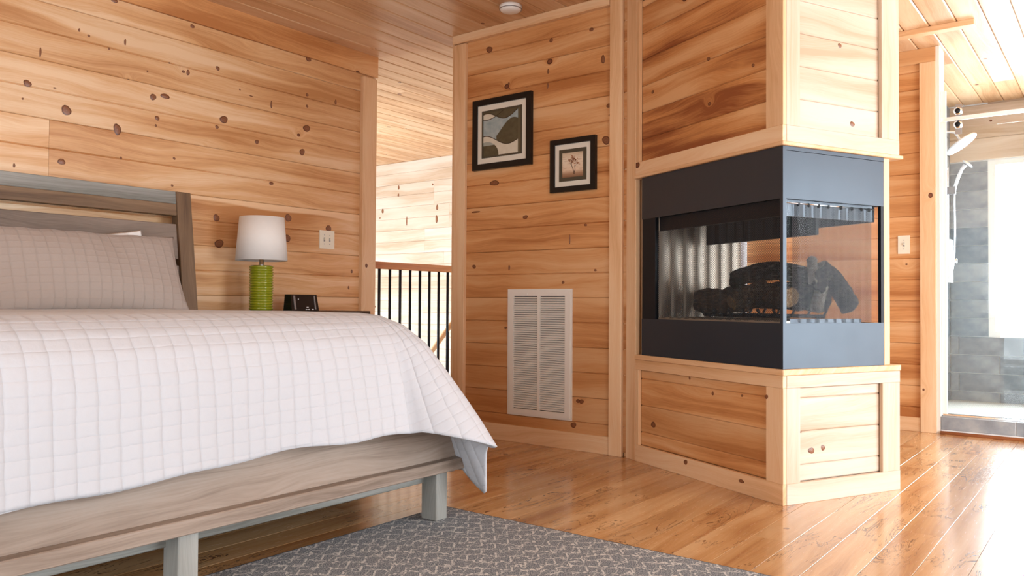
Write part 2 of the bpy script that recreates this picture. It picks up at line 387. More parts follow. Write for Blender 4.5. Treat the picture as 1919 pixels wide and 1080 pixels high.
# ---------------------------------------------------------------- wall behind the bed (left in the photo)
wa = struct(box('wall_left', GROOVE, -2.0, 3.90, 4.25, 4.36, 0, H+.012))
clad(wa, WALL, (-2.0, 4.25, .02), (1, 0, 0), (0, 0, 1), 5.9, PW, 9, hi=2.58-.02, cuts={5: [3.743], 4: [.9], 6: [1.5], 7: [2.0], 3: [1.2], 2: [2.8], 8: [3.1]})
KA = [(1.64, 1.907, 0.02, 0.016), (1.822, 1.811, 0.026, 0.024), (2.08, 1.76, 0.021, 0.030), (2.274, 1.973, 0.017, 0.019), (2.343, 1.992, 0.026, 0.015), (2.299, 1.861, 0.013, 0.013), (2.709, 1.93, 0.028, 0.021), (3.313, 1.985, 0.030, 0.021), (3.28, 1.825, 0.021, 0.021), (2.939, 1.835, 0.015, 0.013), (2.665, 2.225, 0.013, 0.013), (2.478, 2.156, 0.010, 0.018), (2.115, 2.235, 0.006, 0.017), (1.696, 2.074, 0.005, 0.026), (1.803, 1.548, 0.021, 0.014), (3.047, 1.592, 0.015, 0.011), (3.322, 2.441, 0.023, 0.014), (2.501, 2.429, 0.015, 0.010), (2.055, 2.441, 0.019, 0.011), (3.315, 2.205, 0.011, 0.011), (3.316, 2.131, 0.009, 0.009), (3.553, 2.206, 0.010, 0.017), (3.04, 2.086, 0.007, 0.022), (1.926, 2.218, 0.007, 0.007), (1.878, 2.235, 0.005, 0.009), (2.031, 2.177, 0.006, 0.006), (2.665, 1.878, 0.012, 0.010), (2.292, 1.819, 0.007, 0.007), (2.402, 1.653, 0.008, 0.007), (2.102, 1.612, 0.007, 0.006), (1.588, 1.499, 0.005, 0.011), (2.392, 1.499, 0.008, 0.006), (2.669, 1.342, 0.022, 0.020), (2.689, 1.192, 0.031, 0.024), (3.177, 1.387, 0.026, 0.023), (3.172, 1.257, 0.024, 0.024), (3.503, 1.346, 0.026, 0.018), (3.709, 1.064, 0.010, 0.012), (3.683, 0.951, 0.007, 0.014), (2.24, 2.107, 0.005, 0.005), (2.366, 2.184, 0.005, 0.005), (2.815, 2.131, 0.006, 0.005), (2.894, 2.109, 0.013, 0.004), (1.765, 1.912, 0.007, 0.004), (1.62, 1.828, 0.005, 0.005)]
knots(wa, KA, lambda q, z: ((q, 4.238, z), (0, -1, 0)), (1, 0, 0))
for nm, a in (('trim_1', (3.772, 3.90, 4.205, 4.238, 0, 2.43)), ('trim_2', (3.88, 3.925, 4.238, 4.38, 0, 1.09)), ):
    struct(woodbox(nm, TRIM, *a))
struct(woodbox('trim_3', WALLB, -1.98, 3.925, 4.222, 4.238, 2.45, 2.6))
struct(woodbox('trim_4', WALL, 3.9005, 3.918, 4.2385, 4.36, 1.09, 2.45))
struct(woodbox('baseboard_left', TRIM, -1.98, 3.77, 4.222, 4.238, 0, .09))
# ---------------------------------------------------------------- wall with the pictures
wb = struct(box('wall_right', GROOVE, 3.95, 4.07, 2.15, 3.485, 0, H+.012))
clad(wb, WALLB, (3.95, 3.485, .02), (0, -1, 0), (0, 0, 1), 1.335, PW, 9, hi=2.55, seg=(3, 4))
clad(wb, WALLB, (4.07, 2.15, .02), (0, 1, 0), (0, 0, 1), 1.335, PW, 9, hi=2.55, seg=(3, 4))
KB = [(3.212, 2.469, 0.026, 0.020), (2.733, 2.435, 0.014, 0.013), (2.45, 2.442, 0.013, 0.012), (2.371, 2.254, 0.012, 0.028), (2.754, 2.25, 0.007, 0.016), (2.757, 2.164, 0.007, 0.018), (2.333, 1.981, 0.014, 0.013), (2.323, 1.925, 0.009, 0.008), (2.349, 1.785, 0.025, 0.026), (3.164, 1.611, 0.036, 0.018), (2.919, 1.38, 0.020, 0.012), (2.594, 1.228, 0.005, 0.028), (2.484, 1.308, 0.010, 0.008), (3.316, 1.437, 0.034, 0.006), (3.327, 1.085, 0.015, 0.013), (3.042, 1.072, 0.007, 0.018), (2.639, 0.976, 0.009, 0.010), (2.417, 1.044, 0.010, 0.006), (2.506, 0.284, 0.014, 0.014), (2.561, 0.143, 0.020, 0.016), (3.067, 0.697, 0.011, 0.008), (3.327, 2.016, 0.016, 0.010), (3.054, 2.224, 0.008, 0.010), (3.05, 2.193, 0.007, 0.006)]
knots(wb, KB, lambda q, z: ((3.938, q, z), (-1, 0, 0)), (0, -1, 0))
struct(woodbox('trim_5', TRIM, 3.912, 3.938, 3.392, 3.485, 0, 2.54))
struct(woodbox('trim_6', TRIM, 3.912, 3.938, 2.231, 2.312, 0, 2.6))
struct(woodbox('trim_7', TRIM, 3.905, 3.938, 2.314, 3.50, 2.545, 2.6))
struct(woodbox('trim_8', TRIM, 3.914, 4.10, 3.4855, 3.503, 0, 2.545))
struct(woodbox('baseboard_right', TRIM, 3.922, 3.938, 2.313, 3.39, 0, .10))
# ---------------------------------------------------------------- far wall across the stairwell
wd = struct(box('wall_far', GROOVE, 7.05, 7.17, 4.3, 9.0, -2.6, H+.012))
clad(wd, PALE_LIT, (7.05, 9.0, -2.58), (0, -1, 0), (0, 0, 1), 4.7, PW, 18, hi=5.18, seg=(2.2, 4))
KD = [(7.184, 2.285, 0.016, 0.026), (7.188, 2.192, 0.016, 0.018), (6.607, 2.276, 0.015, 0.012), (7.467, 2.01, 0.018, 0.032), (7.039, 1.857, 0.012, 0.055), (6.531, 1.994, 0.020, 0.030), (6.538, 1.853, 0.020, 0.046), (7.515, 1.925, 0.012, 0.009)]
knots(wd, KD, lambda q, z: ((7.038, q, z), (-1, 0, 0)), (0, -1, 0))
w = struct(box('wall_stair_end', PALE_LIT, 3.5, 7.17, 9.0, 9.1, -2.6, H+.012))
ws = struct(box('wall_stair_side', PALE_LIT, 3.46, 3.52, 4.36, 9.0, -2.6, H+.012))
# window opening in that wall for daylight: four pieces instead of one slab
bpy.data.objects.remove(ws)
for i, a in enumerate(((4.36, 5.6, -2.6, H), (8.4, 9.0, -2.6, H), (5.6, 8.4, 1.55, H), (5.6, 8.4, -2.6, -.85))):
    o = struct(box('wall_stair_side', PALE_LIT, 3.50, 3.56, a[0], a[1], a[2], a[3]))
struct(box('wall_hall', PALE_LIT, 4.95+.3, 7.05, 4.30, 4.36, -2.6, H+.012))
struct(box('floor_lower', FLOOR, 3.5, 7.1, 4.36, 9.0, -2.7, -2.6))
# ---------------------------------------------------------------- wall with the light switch, beside the shower
for a in ((1.02, 2.35, 0, H+.012), (3.15, 4.30, 0, H+.012), (2.35, 3.15, 0, .85), (2.35, 3.15, 2.05, H+.012)):
    wc = struct(box('wall_back', GROOVE, 6.01, 6.13, *a))
clad(wc, WALLB, (6.01, 4.30, .02), (0, -1, 0), (0, 0, 1), 3.28, PW, 9, hi=2.55, seg=(2, 3), holes=((1.15, 1.95, .83, 2.03),))
struct(woodbox('trim_9', TRIM, 5.975, 5.998, 1.008, 1.105, 0, 2.50))
struct(woodbox('trim_10', WALLB, 5.98, 5.998, 1.008, 4.2, 2.50, 2.6))
struct(woodbox('baseboard_back', TRIM, 5.982, 5.998, 1.106, 4.28, 0, .095))
struct(box('trim_11', WHITEM, 5.985, 6.16, .985, 1.007, .0, H, bevel=.003))
# ceiling batten
struct(woodbox('trim_12', TRIM, 5.53, 5.60, .72, 2.9, H-.035, H))
# ---------------------------------------------------------------- west wall and south wall with their glazing (behind the camera)
def holed(name, axis, c0, c1, a0, a1, holes, mat=WALL):
    """wall slab from a0 to a1 along the other axis with openings (h0,h1,z0,z1)"""
    bm = bmesh.new(); cur = a0
    def put(p, q, z0, z1):
        if q-p < .001 or z1-z0 < .001: return
        if axis == 'x': bx(bm, c0, c1, p, q, z0, z1)
        else: bx(bm, p, q, c0, c1, z0, z1)
    for h0, h1, z0, z1 in holes:
        put(cur, h0, 0, H); put(h0, h1, 0, z0); put(h0, h1, z1, H); cur = h1
    put(cur, a1, 0, H)
    bmesh.ops.recalc_face_normals(bm, faces=bm.faces)
    uvl = bm.loops.layers.uv.new('UVMap')
    for f in bm.faces:
        for l in f.loops:
            c = l.vert.co; l[uvl].uv = ((c.y if axis == 'x' else c.x)+11, c.z+5)
    return struct(fin(bm, name, mat))
def window(name, axis, c, h0, h1, z0, z1, panes=2, gm=GLASS, out=1):
    e = bpy.data.objects.new(name, None); COL.objects.link(e); struct(e)
    fw = .05; bm = bmesh.new()
    def put(p, q, a, b, d0=-.03, d1=.03):
        if axis == 'x': bx(bm, c+d0, c+d1, p, q, a, b)
        else: bx(bm, p, q, c+d0, c+d1, a, b)
    put(h0, h1, z0, z0+fw); put(h0, h1, z1-fw, z1)
    for i in range(panes+1):
        x = h0+(h1-h0-fw)*i/panes; put(x, x+fw, z0+fw, z1-fw)
    fin(bm, 'frame', WHITEP, e)
    for i in range(panes):
        x0 = h0+(h1-h0-fw)*i/panes+fw; x1 = h0+(h1-h0-fw)*(i+1)/panes
        bm = bmesh.new(); put(x0, x1, z0+fw, z1-fw, -.003, .003); fin(bm, 'pane', gm, e)
    return e
holed('wall_west', 'x', -2.1, -2.0, -2.5, 4.36, [(-.6, 1.8, .0, 2.15)])
holed('wall_south', 'y', -2.6, -2.5, -2.1, 6.13, [(-1.6, 1.2, .45, 2.15), (2.6, 5.9, .0, 2.2)])
window('door_1', 'x', -2.05, -.6, 1.8, .0, 2.15, 2)
window('window_1', 'y', -2.55, -1.6, 1.2, .45, 2.15, 2)
window('door_2', 'y', -2.55, 2.6, 5.9, .0, 2.2, 3)
struct(box('wall_shower_return', WALL, 6.01, 6.13, -2.5, -1.0, 0, H+.012))

window('added_window', 'x', 6.07, 2.35, 3.15, .85, 2.05, 1)  # added window and wall opening, put in to backlight the curtain
# ---------------------------------------------------------------- shower
struct(box('floor_shower', MOSAIC, 6.10, 7.90, -1.0, 1.22, -.1, .035))
def tilewall(parent, origin, ex, length, rows, z0=.0, skip=(), top=None, tl=.61, th=.1571, off0=0):
    ex = Vector(ex); ez = Vector((0, 0, 1))
    for r in range(rows):
        x = -tl*(.5 if r % 2 else 0) - off0
        za = r*th; zb = min((r+1)*th, top or 99)
        while x < length:
            s0, s1 = max(x, 0)+.002, min(x+tl, length)-.002
            x += tl
            for h0, h1, hz0, hz1 in skip:
                if z0+(za+zb)/2 > hz0 and z0+(za+zb)/2 < hz1:
                    if s1 > h0 and s0 < h0 < s1: s1 = h0-.002
                    elif s0 >= h0-.003 and s0 < h1: s0 = max(s0, h1+.002)
            if s1-s0 > .02 and zb-za > .02:
                o = Vector(origin)+ex*s0+ez*(za+.003)
                board('tile', TILE, s1-s0, zb-za-.006, .009, frame_m(o, ex, ez), parent, ch=.0015, notch=False)
bk = struct(box('wall_shower_back', GROUT, 7.91, 8.03, .93, 1.34, 0, H+.012))
bk2 = struct(box('wall_shower_back_lower', GROUT, 7.91, 8.03, -1.0, .93, 0, .587))
bk3 = struct(box('wall_shower_back_upper', PALE_LIT, 7.91, 8.03, -1.0, .93, 2.11, H+.012))
tilewall(bk, (7.91, 1.22, .590), (0, -1, 0), .29, 10, z0=.590, top=1.51)
tilewall(bk2, (7.91, 1.22, -.04), (0, -1, 0), 2.22, 4, z0=-.04, off0=.24)
clad(bk3, PALE_LIT, (7.91, 1.22, 2.108), (0, -1, 0), (0, 0, 1), 2.22, .19, 3, T=.012, hi=.48, seg=(3, 4), notch=False)
sl = struct(box('wall_shower_left', GROUT, 6.13, 7.91, 1.23, 1.34, 0, H+.012))
tilewall(sl, (6.13, 1.23, -.04), (1, 0, 0), 1.77, 17, z0=-.04, top=2.63, off0=.13)
struct(box('wall_shower_right', TILE, 6.13, 8.03, -1.1, -1.0, 0, H+.012))
window('window_2', 'x', 7.95, -.9, .93, .587, 2.11, 1)
cb = thing('shower_curb', 'low grey tiled curb across the front of the shower', 'curb', (0, 0, 0))
y = .985; first = True
for e in (.56, -.05, -.66, -1.0):
    woodbox('tile', TILE, 5.985, 6.11, e+.002, y-.002, .028, .115, cb, bevel=.0015); y = e
box('grout_core', GROUT, 5.988, 6.107, -.999, .982, .0, .1135, cb)
bm = bmesh.new(); rg = tube(bm, [(5.982, -1.0, .006), (5.982, .985, .006)], .014, 12)
struct(fin(bm, 'trim_13', RAILW, smooth=True))
g = thing('shower_door', 'clear glass sliding shower door with chrome header bar above tiled curb', 'shower door', (6.05, 0, .115))
def lb(name, mat, x0, x1, y0, y1, z0, z1, p, bevel=0):   # box in world coordinates parented to a moved thing
    o = box(name, mat, x0-p.location.x, x1-p.location.x, y0-p.location.y, y1-p.location.y, z0-p.location.z, z1-p.location.z, p, bevel)
    return o
lb('glass_panel', SGLASS, 6.045, 6.053, -.96, .955, .127, 2.04, g)
lb('bottom_track', CHROME, 6.03, 6.07, -.99, .98, .1155, .129, g, .002)
lb('side_channel', WHITEM, 6.03, 6.07, .955, .984, .129, 2.3, g, .002)
lb('header_bar', NICKEL, 6.025, 6.037, -.99, .984, 2.092, 2.118, g, .003)
for yy in (.88, -.3):
    for zz in (2.15, 2.06):
        bm = bmesh.new(); tube(bm, [(6.008-6.05, yy, zz-.115), (6.052-6.05, yy, zz-.115)], .026, 24)
        rl = fin(bm, 'roller', CHROME, g, True)
        bm = bmesh.new(); tube(bm, [(6.002-6.05, yy, zz-.115), (6.0085-6.05, yy, zz-.115)], .017, 20)
        fin(bm, 'roller_cap', BLACKM, rl, True)
lb('roller_bracket', SILVER, 6.038, 6.0445, .86, .90, 2.0, 2.2, g)
# shower fittings on the left tiled wall
sh = thing('rain_shower_head', 'round chrome rain shower head on a curved arm, high on shower wall', 'shower head', (6.9, 1.22, 2.15))
bm = bmesh.new(); pts = [(0, .008, -.02), (0, -.06, .03), (0, -.12, .045), (0, -.19, .03), (0, -.225, -.03)]
tube(bm, pts, .009, 12); fin(bm, 'arm', NICKEL, sh, True)
bm = bmesh.new(); lathe(bm, [(.001, .035), (.018, .032), (.03, .018), (.115, .010), (.122, .002), (.118, -.006), (.001, -.006)], 48)
o = fin(bm, 'head', NICKEL, sh, True); o.matrix_local = Matrix.Translation((0, -.235, -.065)) @ Matrix.Rotation(-.62, 4, 'X')
bm = bmesh.new(); tube(bm, [(0, .0, -.02), (0, -.008, -.02)], .03, 24); fin(bm, 'flange', NICKEL, sh, True)
hs = thing('hand_shower', 'chrome hand shower with hose clipped to a slide rail in shower', 'hand shower', (7.33, 1.22, 1.2))
def rel(p, b): return tuple(Vector(p)-Vector(b))
B0 = (7.33, 1.22, 1.2)
bm = bmesh.new(); tube(bm, [rel((7.33, 1.15, 1.25), B0), rel((7.33, 1.15, 1.98), B0)], .010, 12); fin(bm, 'slide_rail', NICKEL, hs, True)
for zz in (1.26, 1.97):
    bm = bmesh.new(); tube(bm, [rel((7.33, 1.22, zz), B0), rel((7.33, 1.145, zz), B0)], .012, 12); fin(bm, 'rail_mount', NICKEL, hs, True)
bm = bmesh.new(); bx(bm, -.02, .02, -.13, -.05, .56, .62); fin(bm, 'holder', SILVER, hs, bevel=.006)
bm = bmesh.new(); tube(bm, [(0, -.115, .56), (0, -.125, .62), (0, -.15, .70), (0, -.175, .76), (0, -.20, .79)], [.011, .012, .013, .012, .016], 14); hd = fin(bm, 'handle', NICKEL, hs, True)
bm = bmesh.new(); lathe(bm, [(.001, .012), (.03, .010), (.045, .0), (.043, -.008), (.001, -.008)], 32)
o = fin(bm, 'spray_head', NICKEL, hs, True); o.matrix_local = Matrix.Translation((0, -.215, .80)) @ Matrix.Rotation(.75, 4, 'X')
bm = bmesh.new(); pts = []
for i in range(25):
    t = i/24; pts.append((.01*math.sin(PI*t), -.12+.05*t-.02*math.sin(PI*t), .56-.70*math.sin(PI*t*.5)))
tube(bm, pts, .006, 8); fin(bm, 'hose', NICKEL, hs, True)
mx_ = thing('shower_mixer_panel', 'white upright shower mixer panel below the slide rail', 'shower mixer', (7.60, 1.22, 1.05))
bm = bmesh.new(); bx(bm, -.06, .06, -.06, 0, 0, .36); fin(bm, 'body', WHITEP, mx_, bevel=.012)
bm = bmesh.new(); tube(bm, [(-.0, -.06, .18), (-.0, -.10, .18)], .022, 20); fin(bm, 'knob', CHROME, mx_, True)

# ---------------------------------------------------------------- chimney column with the three sided fireplace
FA = math.atan2(.898, .44)        # direction of the long side
base_m = Matrix.Translation((3.401, 1.156, 0)) @ Matrix.Rotation(FA, 4, 'Z')   # local x = long side, local -y = short side outward
def fthing(name, label, cat):
    o = thing(name, label, cat); o.matrix_world = base_m; return o
# local coordinates: x=a (0 near corner .. 1.07), y=-b (0 .. -.728)
AW, BW = 1.075, .728
def panel_planks(p, mat, face, x0, x1, zs, T=.012, d=.02, name='plank'):
    """planks between z joints; face 'L' (long side, outward +y) or 'R' (short side, outward -x) or 'K' (long side at the back)"""
    for z0, z1 in zip(zs, zs[1:]):
        if face == 'L': M = frame_m((x1, -d-T, z0), (-1, 0, 0), (0, 0, 1)); L = x1-x0
        elif face == 'R': M = frame_m((d+T, -x0, z0), (0, -1, 0), (0, 0, 1)); L = x1-x0
        else: M = frame_m((x0, -BW+d+T, z0), (1, 0, 0), (0, 0, 1)); L = x1-x0
        board(name, mat, L, z1-z0-.001, T, M, p, notch=False, ch=.005)
def surround(p, z0, z1, matL, matR, rails, joints):
    """core, corner stiles, rails on the two visible faces and the back face"""
    box('core', GROOVE, .033, AW, -BW+.033, -.033, z0+.002, z1-.002, p)
    r0, r1 = rails
    w = lambda *a: woodbox('trim_board', TRIM, *a, p, .0015)
    wp = lambda *a: woodbox('trim_board', TRIM_LIT, *a, p, .0015)
    w(.0, .10, -.0195, -.0, z0+r0, z1-r1)                 # long face near stile
    w(AW-.03, AW, -.0195, -.0, z0+r0, z1-r1)              # long face far stile
    w(.0, AW, -.020, .0015, z0, z0+r0); w(.0, AW, -.020, .0015, z1-r1, z1)
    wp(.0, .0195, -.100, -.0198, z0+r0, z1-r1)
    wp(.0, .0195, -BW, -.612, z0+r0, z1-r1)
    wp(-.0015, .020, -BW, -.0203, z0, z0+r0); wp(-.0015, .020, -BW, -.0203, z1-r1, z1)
    w(.0205, AW, -BW, -BW+.0195, z0, z1)
    panel_planks(p, matL, 'L', .10, AW-.03, joints, d=.020)
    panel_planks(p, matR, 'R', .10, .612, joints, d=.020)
fp = fthing('fireplace_plinth', 'pine boarded plinth with trim frame standing under the black fireplace', 'fireplace surround')
surround(fp, 0, .549, WALLB, PALE_LIT, (.089, .053), [.089, .16, .304, .448, .496])
woodbox('sill_board', TRIM, -.006, AW, -BW-.004, .006, .5495, .5765, fp, .003)
KL = [(0.938, 0.213, 0.022, 0.015), (0.469, 0.426, 0.009, 0.009), (0.269, 0.437, 0.007, 0.006), (0.64, 0.484, 0.007, 0.008)]
knots(fp, KL, lambda q, z: ((q, -.020, z), (0, 1, 0)), (-1, 0, 0))
knots(fp, [(0.643, 0.07, 0.015, 0.012), (0.096, 0.451, 0.010, 0.009), (.25, .055, .016, .009)], lambda q, z: ((q, .0015 if z < .09 else 0, z), (0, 1, 0)), (-1, 0, 0))
knots(fp, [(0.184, 0.217, 0.019, 0.014), (0.255, 0.224, 0.013, 0.012), (0.12, 0.302, 0.007, 0.005)], lambda q, z: ((.020, -q, z), (-1, 0, 0)), (0, -1, 0))
cbm = fthing('chimney_breast', 'pine boarded chimney breast hanging above the black fireplace', 'fireplace surround')
surround(cbm, 1.550, H, STREAK, PALE_LIT, (.072, .09), [1.622, 1.75, 1.8946, 2.0392, 2.1838, 2.3284, 2.473, 2.51])
woodbox('ledge_board', TRIM, -.014, AW, -BW-.012, .014, 1.5325, 1.5495, cbm, .003)
knots(cbm, [(0.503, 2.042, 0.012, 0.010), (0.951, 1.986, 0.012, 0.009), (.2, 1.93, .01, .008)], lambda q, z: ((q, -.020, z), (0, 1, 0)), (-1, 0, 0))
knots(cbm, [(0.363, 2.02, 0.012, 0.010), (0.442, 1.673, 0.016, 0.011)], lambda q, z: ((.020, -q, z), (-1, 0, 0)), (0, -1, 0))
# posts joining plinth and breast
st = fthing('fireplace_post', 'narrow pine post beside the right end of the black fireplace', 'post')
woodbox('board', TRIM, .004, .03, -.668, -.629, .577, 1.532, st, .002)
st = fthing('fireplace_wall_stile', 'tall pine board where fireplace column meets the picture wall', 'trim board')
woodbox('board', TRIM, 1.077, 1.165, -.03, -.0, 0, H, st, .002)
struct(woodbox('trim_14', TRIM, 3.94, 3.955, 2.10, 2.229, 0, H))

U = fthing('gas_fireplace', 'black three-sided glass gas fireplace set into the pine column', 'fireplace')
z0, z1 = .5775, 1.531
def ub(name, mat, x0, x1, b0, b1, za, zb, p=None, bevel=.0015): return box(name, mat, x0, x1, -b1, -b0, za, zb, p or U, bevel)
AU, BU = 1.02, .624
ub('upper_panel', PANELM, .018, AU, .002, .018, 1.307, z1)          # long side
ub('lower_panel', PANELM, .018, AU, .002, .018, z0, .772)
ub('side_pillar', BLACKM, .905, AU, .005, .018, .772, 1.307)
ub('upper_panel', PANELM, .002, .018, .021, BU, 1.307, 1.513)      # short side
ub('lower_panel', PANELM, .002, .018, .021, BU, z0, .772)
ub('top_strip', PANELM, .001, .018, .021, BU, 1.515, z1)
ub('corner_post', PANELM, .0, .0175, .0, .020, z0, z1)
ub('upper_panel', PANELM, .018, AU, BU-.018, BU-.002, 1.307, z1)   # rear long side
ub('lower_panel', PANELM, .018, AU, BU-.018, BU-.002, z0, .772)
ub('corner_post', BLACKM, .002, .018, BU-.018, BU, .772, 1.307)
ub('hood_band', BLACKM, .03, .9, .028, .04, 1.235, 1.36)
ub('hood_band', BLACKM, .03, .9, BU-.04, BU-.028, 1.235, 1.36)
ub('hood_band', PANELM, .025, .037, .04, .575, 1.235, 1.36)
ub('firebox_ceiling', BLACKM, .04, .9, .04, BU-.04, 1.345, 1.36)
ub('firebox_floor', BLACKM, .02, .905, .02, BU-.02, .72, .74)
ub('ember_tray', STEEL, .10, .80, .12, .50, .7405, .785)
ub('baffle', BLACKM, .1, .85, .30, .318, 1.17, 1.30)
ub('front_sill', STEEL, .02, .9, .022, .06, .7405, .782, bevel=.002)
ub('front_sill', PANELM, .022, .06, .062, .50, .7405, .79, bevel=.002)
ub('casing', BLACKM, .918, AU, .02, BU-.02, z0, z1)
# fluted end liner
bm = bmesh.new(); prof = []
n = 56
for i in range(n+1):
    b = .03+(BU-.06)*i/n
    prof.append((.905-.012*abs(math.sin(PI*i/8))**.5, -b))
low = [bm.verts.new((x, y, .74)) for x, y in prof]; hi_ = [bm.verts.new((x, y, 1.345)) for x, y in prof]
low2 = [bm.verts.new((.912, y, .74)) for x, y in prof]; hi2 = [bm.verts.new((.912, y, 1.345)) for x, y in prof]
for i in range(n):
    bm.faces.new((low[i], low[i+1], hi_[i+1], hi_[i])); bm.faces.new((hi2[i], hi2[i+1], low2[i+1], low2[i]))
    bm.faces.new((low[i], low2[i], low2[i+1], low[i+1])); bm.faces.new((hi_[i], hi_[i+1], hi2[i+1], hi2[i]))
bm.faces.new((low[0], hi_[0], hi2[0], low2[0])); bm.faces.new((low[n], low2[n], hi2[n], hi_[n]))
fin(bm, 'fluted_liner', STEEL, U)
# glass and hanging wire mesh
ub('glass_pane', FGLASS, .019, .905, .010, .014, .772, 1.307, bevel=0)
ub('glass_pane', FGLASS, .010, .014, .021, BU-.018, .772, 1.307, bevel=0)
ub('glass_pane', FGLASS, .019, .905, BU-.014, BU-.010, .772, 1.307, bevel=0)
def mesh_curtain(p0, p1, za, zb, amp=.006, waves=9):
    p0, p1 = Vector(p0), Vector(p1); L = (p1-p0).length; d = (p1-p0)/L; nrm = Vector((-d.y, d.x))
    n = 90; vs = []; uvs = []
    for i in range(n+1):
        s = L*i/n; o = amp*math.sin(2*PI*waves*i/n)+amp*.4*math.sin(2*PI*waves*2.3*i/n)
        q = p0+d*s+nrm*o
        for z in (za, zb): vs.append((q.x, q.y, z)); uvs.append((s*1.15, z))
    fs = [(2*i, 2*i+2, 2*i+3, 2*i+1) for i in range(n)]
    me = bpy.data.meshes.new('mesh_screen'); me.from_pydata(vs, [], fs)
    ul = me.uv_layers.new(name='UVMap').data
    for i, l in enumerate(me.loops): ul[i].uv = uvs[l.vertex_index]
    return link('mesh_screen', me, MESHW, U)
mesh_curtain((.04, -.021), (.90, -.021), .778, 1.236, .003, 14)
mesh_curtain((.0225, -.075), (.0225, -.565), .775, 1.295, .003, 9)
bm = bmesh.new(); tube(bm, [(.0215, -.03, 1.292), (.0215, -.59, 1.292)], .003, 8); fin(bm, 'curtain_rod', CHROME, U, True)
bm = bmesh.new()
for b in (.11, .17, .23, .29, .37, .44, .5, .55):
    tube(bm, [(.0215, -b-.003, 1.288), (.0215, -b+.003, 1.288)], .009, 10)
o = fin(bm, 'curtain_ring', BLACKM, U, True); o['kind'] = 'stuff'
# grate
gr = fthing('log_grate', 'black iron grate under the charred fireplace logs', 'grate')
bm = bmesh.new()
for x in (.2, .3, .4, .5, .6, .7): tube(bm, [(x, -.14, .83), (x, -.16, .80), (x, -.46, .80), (x, -.48, .83)], .007, 8)
for y in (.2, .42): tube(bm, [(.16, -y, .796), (.74, -y, .796)], .007, 8)
for x in (.2, .7):
    for y in (.2, .42): tube(bm, [(x, -y, .7855), (x, -y, .80)], .007, 8)
fin(bm, 'bars', BLACKM, gr, True)
def log(name, label, p0, p1, r0, r1, mat, endmat, bend=0, seed=0, n=18, m=14):
    """a log between two points (a,b,z): bark tube with rough surface and sawn ends; ends are parts of their own"""
    rnd = random.Random(seed)
    P0, P1 = Vector((p0[0], -p0[1], p0[2])), Vector((p1[0], -p1[1], p1[2]))
    t = tag(bpy.data.objects.new(name, None), label, 'log', 'logs stacked on the fireplace grate'); COL.objects.link(t)
    mid = (P0+P1)/2; t.matrix_world = base_m @ Matrix.Translation(mid)
    d = (P1-P0); L = d.length; d.normalize(); up = Vector((0, 0, 1))
    a = d.cross(up).normalized() if abs(d.z) < .95 else Vector((1, 0, 0)); b = a.cross(d)
    bm = bmesh.new(); rings = []
    amps = [rnd.uniform(-.12, .12) for _ in range(8)]; lob = [rnd.uniform(0, 6) for _ in range(8)]
    for i in range(m+1):
        s = i/m; c = P0-mid+d*(L*s)+up*(bend*math.sin(PI*s)); rr = r0+(r1-r0)*s
        rings.append([])
        for j in range(n):
            th = 2*PI*j/n
            q = 1+sum(amps[k]*.5*math.sin((k+1)*th+lob[k]+s*2*amps[(k+3) % 8]*9) for k in range(5))+rnd.uniform(-.07, .07)
            rings[-1].append(bm.verts.new(c+a*rr*q*math.cos(th)+b*rr*q*math.sin(th)))
    for A, B in zip(rings, rings[1:]):
        for j in range(n): bm.faces.new((A[j], A[(j+1) % n], B[(j+1) % n], B[j]))
    ends = [[v.co.copy() for v in rings[0]], [v.co.copy() for v in rings[-1]]]
    bm.faces.new(rings[0][::-1]); bm.faces.new(rings[-1])
    fin(bm, 'bark', mat, t, True)
    for e, sg in zip(ends, (-1, 1)):
        bm = bmesh.new(); c = sum(e, Vector())/len(e)
        lo = [bm.verts.new(c+(p-c)*.93-d*sg*.002) for p in e]; hi2 = [bm.verts.new(c+(p-c)*.90+d*sg*.003) for p in e]
        for j in range(len(e)): bm.faces.new((lo[j], lo[(j+1) % len(e)], hi2[(j+1) % len(e)], hi2[j]))
        bm.faces.new(hi2); bm.faces.new(lo[::-1]); fin(bm, 'sawn_end', endmat, t)
    return t
LOGS = [('log', 'thick charred log lying at the back of the fireplace grate', (.16, .40, .885), (.78, .40, .885), .068, .062, BARK, BARK, .01),
        ('log', 'dark brown log at left end of the fireplace, knobbly cut end', (.82, .26, .87), (.44, .20, .86), .066, .05, BARKB, BARKB, .0),
        ('log', 'long black log arching over the top of the fireplace stack', (.08, .31, .955), (.66, .33, .98), .045, .042, BARK, BARK, .05),
        ('log', 'short tan-ended log pointing out of the fireplace front', (.43, .10, .86), (.40, .28, .945), .036, .036, BARKB, LOGEND, 0),
        ('log', 'small log with round tan sawn end nearest the fireplace corner', (.09, .13, .885), (.33, .24, .90), .045, .04, BARKB, LOGEND, 0),
        ('log', 'ash-white split piece leaning low at the fireplace right glass', (.10, .30, .83), (.12, .36, .94), .026, .028, ASH, ASH, 0),
        ('log', 'ash-white split piece leaning high on the fireplace stack', (.09, .27, .955), (.16, .34, 1.06), .020, .024, ASH, ASH, 0),
        ('log', 'curved charred log sloping down at the right of fireplace', (.14, .36, 1.03), (.10, .52, .84), .040, .045, BARK, ASH, .03)]
for i, L_ in enumerate(LOGS): log(*L_[:8], bend=L_[8], seed=i+3)

